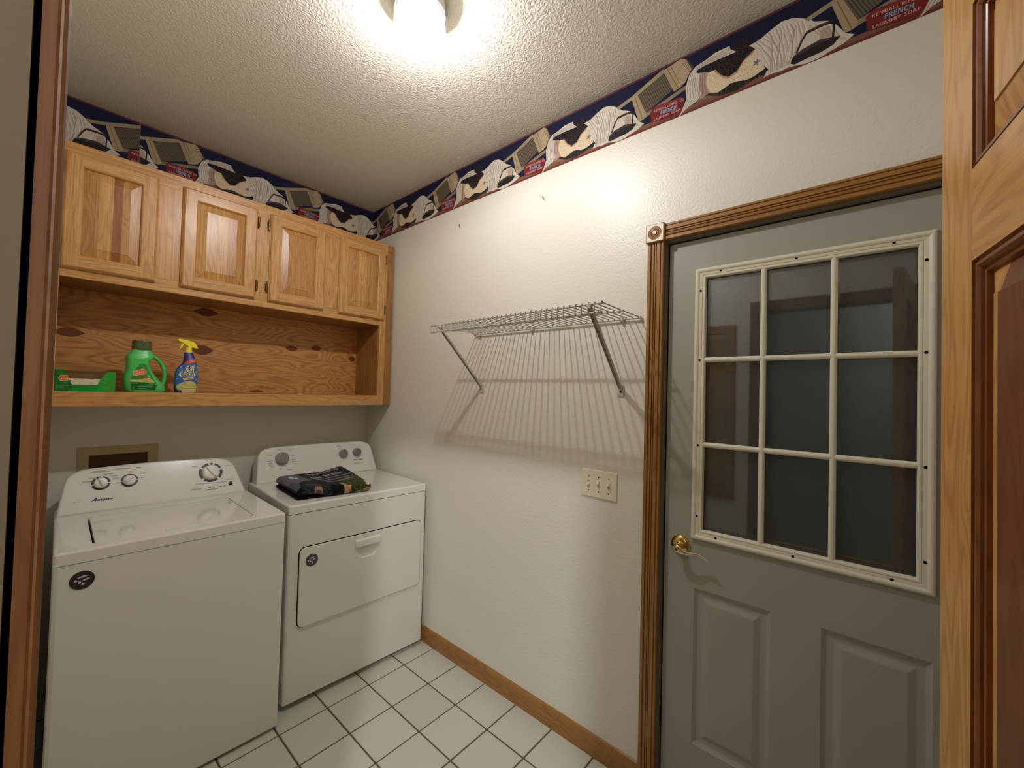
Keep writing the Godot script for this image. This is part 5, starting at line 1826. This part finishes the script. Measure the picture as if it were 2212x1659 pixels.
		for k in 15:
			var t := (k + 0.7) / 15.4
			var a := Vector2(0.362, 0.640).lerp(Vector2(0.60, 0.665), t)
			a.y += 0.075 * sin(PI * minf(1.0, t * 1.12)) - 0.012
			var c := Vector2(0.446, 0.10).lerp(Vector2(0.600, 0.11), t * 0.75)
			var b := (a + c) / 2 + Vector2(0.030 + 0.014 * sin(t * 9), 0.05)
			var ln := []
			for i in 9:
				var q := i / 8.0
				ln.append(a.lerp(b, q).lerp(b.lerp(c, q), q) + Vector2(0.0055 * sin(q * 9.0 + k * 1.7) * sin(PI * q), 0.012 * sin(q * 6.0 + k * 2.3) * sin(PI * q)))
			pic.line(ln, 0.009 + 0.006 * ((k * 7) % 3), Color8(158, 138, 126) if k % 2 else Color8(178, 162, 148), 0.7, sx)
			for i in ln.size():
				ln[i] += Vector2(0.006, 0)
			pic.line(ln, 0.009, Color8(240, 234, 224), 0.55, sx)
		for k in 5:
			pic.line([Vector2(0.62 + 0.022 * k, 0.54 - 0.04 * k), Vector2(0.655 + 0.02 * k, 0.36 - 0.04 * k), Vector2(0.70 + 0.015 * k, 0.20 - 0.02 * k)], 0.010, Color8(160, 142, 126), 0.7, sx)
		pic.poly(v.call([0.66, 0.40, 0.70, 0.41, 0.71, 0.25, 0.66, 0.25]), Color8(170, 140, 124), 0.55, sx)
		# flat iron
		pic.poly(v.call([0.545, 0.10, 0.549, 0.150, 0.557, 0.190, 0.592, 0.240, 0.664, 0.27, 0.740, 0.20, 0.713, 0.118, 0.67, 0.085, 0.609, 0.078, 0.56, 0.066]), Color8(44, 38, 40), 1.0, sx)
		pic.poly(v.call([0.557, 0.190, 0.592, 0.240, 0.664, 0.27, 0.735, 0.205, 0.65, 0.215, 0.58, 0.175]), Color8(68, 60, 62), 1.0, sx)
		pic.line(v.call([0.570, 0.225, 0.590, 0.36, 0.610, 0.455, 0.636, 0.462]), 0.024, Color8(44, 34, 30), 1.0, sx)
		pic.line(v.call([0.612, 0.452, 0.660, 0.462, 0.705, 0.452]), 0.044, Color8(60, 44, 32), 1.0, sx)
		pic.line(v.call([0.700, 0.45, 0.715, 0.40, 0.711, 0.21]), 0.024, Color8(40, 32, 30), 1.0, sx)
		pic.line(v.call([0.625, 0.47, 0.690, 0.470]), 0.009, Color8(140, 110, 80), 0.8, sx)
		# left towel
		var tl: Array = v.call([-0.006, -0.02, 0.014, 0.055, 0.041, 0.238, 0.036, 0.439, 0.055, 0.63, 0.089, 0.724, 0.15, 0.762, 0.194, 0.802, 0.266, 0.800, 0.27, 0.743, 0.300, 0.654, 0.267, 0.660, 0.21, 0.668, 0.143, 0.668, 0.101, 0.658, 0.094, 0.622, 0.113, 0.57, 0.107, 0.389, 0.123, 0.225, 0.1, 0.137, 0.07, 0.105, 0.038, 0.073])
		pic.poly(v.call([0.100, 0.60, 0.159, 0.54, 0.145, 0.384, 0.165, 0.19, 0.131, 0.144, 0.095, 0.15, 0.099, 0.4]), Color8(176, 146, 134), 1.0, sx)
		pic.poly(tl, Color8(212, 203, 188), 1.0, sx)
		for k in 5:
			var t := (k + 0.5) / 5
			pic.line([Vector2(0.062, 0.64).lerp(Vector2(0.105, 0.60), t), Vector2(0.040, 0.43).lerp(Vector2(0.106, 0.40), t), Vector2(0.044, 0.24).lerp(Vector2(0.118, 0.22), t), Vector2(0.014, 0.04).lerp(Vector2(0.085, 0.12), t)], 0.011, Color8(150, 134, 118), 0.8, sx)
			pic.line([Vector2(0.085 + 0.02 * t, 0.71 - 0.06 * t), Vector2(0.16 + 0.02 * t, 0.75 - 0.07 * t), Vector2(0.255 + 0.03 * t, 0.785 - 0.11 * t)], 0.010, Color8(154, 138, 122), 0.8, sx)
		for k in 3:
			var t := (k + 0.5) / 3
			pic.line([Vector2(0.115 + 0.03 * t, 0.54), Vector2(0.108 + 0.04 * t, 0.38), Vector2(0.105 + 0.05 * t, 0.17)], 0.009, Color8(126, 92, 86), 0.8, sx)
	pic.grain(7, rng)
	return pic.tex()


func build_border() -> void:
	var m := mat("border_print", Color.WHITE, 0.7, 0.3, border_texture())
	var yb := 2.500
	var per := 0.635
	var tip := 0.235
	var strip := func(called: String, label: String, p: Vector3, q: Vector3, out: Vector3, s0: float, s1: float) -> void:
		var mb := MB.new()
		var o := out * 0.0008
		var k := V(0, CEIL - yb, 0)
		var u0 := (s0 - tip) / per
		var u1 := (s1 - tip) / per
		var A := p + o
		var B := q + o
		mb.put(A, B, B + k, out, out, out, Vector2(u0, 1), Vector2(u1, 1), Vector2(u1, 0))
		mb.put(A, B + k, A + k, out, out, out, Vector2(u0, 1), Vector2(u1, 0), Vector2(u0, 0))
		mb.quad(p, q, B, A, Vector3.DOWN)
		mb.quad(p, p + k, A + k, A, p - q)
		mb.quad(q, q + k, B + k, B, q - p)
		solo(mb, called, m, label, "wallpaper border")
	strip.call("wallpaper_border", "navy laundry-scene wallpaper border along the top of the cream shelf wall", V(0, yb, 0.0012), V(0, yb, 3.158), V(-1, 0, 0), 0.0012, 3.158)
	strip.call("wallpaper_border", "navy laundry-scene wallpaper border above the oak wall cabinet", V(-1.242, yb, 0), V(-0.0002, yb, 0), V(0, 0, 1), -1.242, 0.0)
	strip.call("wallpaper_border", "short offset end strip of laundry wallpaper border above the leftmost cabinet door", V(-1.5375, yb, 0), V(-1.2425, yb, 0), V(0, 0, 1), -1.5375 + 0.140, -1.2425 + 0.140)


# ---------------------------------------------------------------- lamps
func build_lamps() -> void:
	var c := V(-0.755, CEIL, 1.575)
	var o := thing("ceiling_light", "lit ribbed glass jar ceiling light", "ceiling light", c)
	var mb := MB.new()
	mb.lathe(c, Vector3.DOWN, [Vector2(0.078, 0.0), Vector2(0.080, 0.006), Vector2(0.080, 0.038), Vector2(0.082, 0.043), Vector2(0.080, 0.045), Vector2(0.074, 0.044), Vector2(0.074, 0.020), Vector2(0.002, 0.018)], 32)
	part(mb, "canopy", M.white_plastic, o)  # rim deepened to keep lamp light off the ceiling close by
	mb = MB.new()
	mb.lathe(c, Vector3.DOWN, [Vector2(0.066, 0.022), Vector2(0.070, 0.036), Vector2(0.0730, 0.046), Vector2(0.0795, 0.062), Vector2(0.0815, 0.090), Vector2(0.078, 0.110), Vector2(0.068, 0.134), Vector2(0.050, 0.156), Vector2(0.028, 0.167), Vector2(0.001, 0.170)], 96, 0.010)
	part(mb, "glass_jar", M.lamp_globe, o, "glowing ribbed glass jar")
	var l := OmniLight3D.new()
	l.name = "bulb_glow"
	o.add_child(l)
	l.position = V(0, -0.090, 0)
	l.light_color = Color(0.99, 0.99, 1.0)
	l.light_energy = LAMP
	l.light_size = 0.018
	l.omni_range = 8.0
	l.omni_attenuation = 2.0
	l.shadow_enabled = true

	var dn := SpotLight3D.new()
	dn.name = "downward_glow"
	o.add_child(dn)
	dn.position = V(0, -0.115, 0)
	dn.rotation.x = -PI / 2
	dn.light_color = l.light_color
	dn.light_energy = DOWN
	dn.light_size = 0.012
	dn.spot_range = 8.0
	dn.spot_attenuation = 2.0
	dn.spot_angle = 88.0
	dn.spot_angle_attenuation = 0.3
	dn.shadow_enabled = true

	# unseen hall ceiling light, placed and strengthened to fill lower wall and floor
	var h := V(-2.75, CEIL, 3.6)
	o = thing("hall_fill_light", "unseen round ceiling light out in the hall, set up as fill for the laundry room", "ceiling light", h)
	mb = MB.new()
	mb.lathe(h, Vector3.DOWN, [Vector2(0.15, 0.0), Vector2(0.15, 0.012), Vector2(0.14, 0.014)], 32)
	part(mb, "canopy", M.white_plastic, o)
	mb = MB.new()
	mb.lathe(h, Vector3.DOWN, [Vector2(0.138, 0.012), Vector2(0.130, 0.04), Vector2(0.10, 0.07), Vector2(0.05, 0.088), Vector2(0.001, 0.092)], 32)
	part(mb, "glass_bowl", M.lamp_globe, o)
	l = OmniLight3D.new()
	l.name = "bowl_glow"
	o.add_child(l)
	l.position = V(0, -0.05, 0)
	l.light_color = Color(0.98, 0.98, 1.0)
	l.light_energy = HALL
	l.light_size = 0.06
	l.omni_range = 8.0
	l.omni_attenuation = 2.0
	l.shadow_enabled = true


const LAMP := 0.28
const DOWN := 0.22
const HALL := 3.3


func _ready() -> void:
	rng.seed = 20240
	# camera
	var cam := Camera3D.new()
	cam.name = "camera"
	add_child(cam)
	cam.position = Vector3(-1.52388, 1.45921, 2.68061)
	cam.rotation = Vector3(0.0212, -0.8549, 0.0271)
	cam.fov = rad_to_deg(2.0 * atan(829.5 / 887.75))
	cam.near = 0.02
	cam.far = 50.0
	cam.current = true
	# night outside, no sky light
	var we := WorldEnvironment.new()
	we.name = "world_environment"
	var env := Environment.new()
	env.background_mode = Environment.BG_COLOR
	env.background_color = Color(0.004, 0.005, 0.007)
	env.tonemap_mode = Environment.TONE_MAPPER_LINEAR
	env.tonemap_exposure = 1.33
	env.sdfgi_enabled = true
	env.ssao_enabled = true
	env.ssil_enabled = true
	we.environment = env
	add_child(we)

	bold = SystemFont.new()
	bold.font_names = PackedStringArray(["Droid Sans"])
	bold.font_weight = 700
	plain = SystemFont.new()
	plain.font_names = PackedStringArray(["Droid Sans"])
	serif = SystemFont.new()
	serif.font_names = PackedStringArray(["Droid Serif"])

	make_materials()
	build_lamps()
	build_shell()
	build_outer_door()
	build_inner_door()
	build_cabinet()
	build_washer()
	build_dryer()
	build_border()
	build_wire_shelf()
	build_shirt()
	build_shelf_goods()
	build_small()
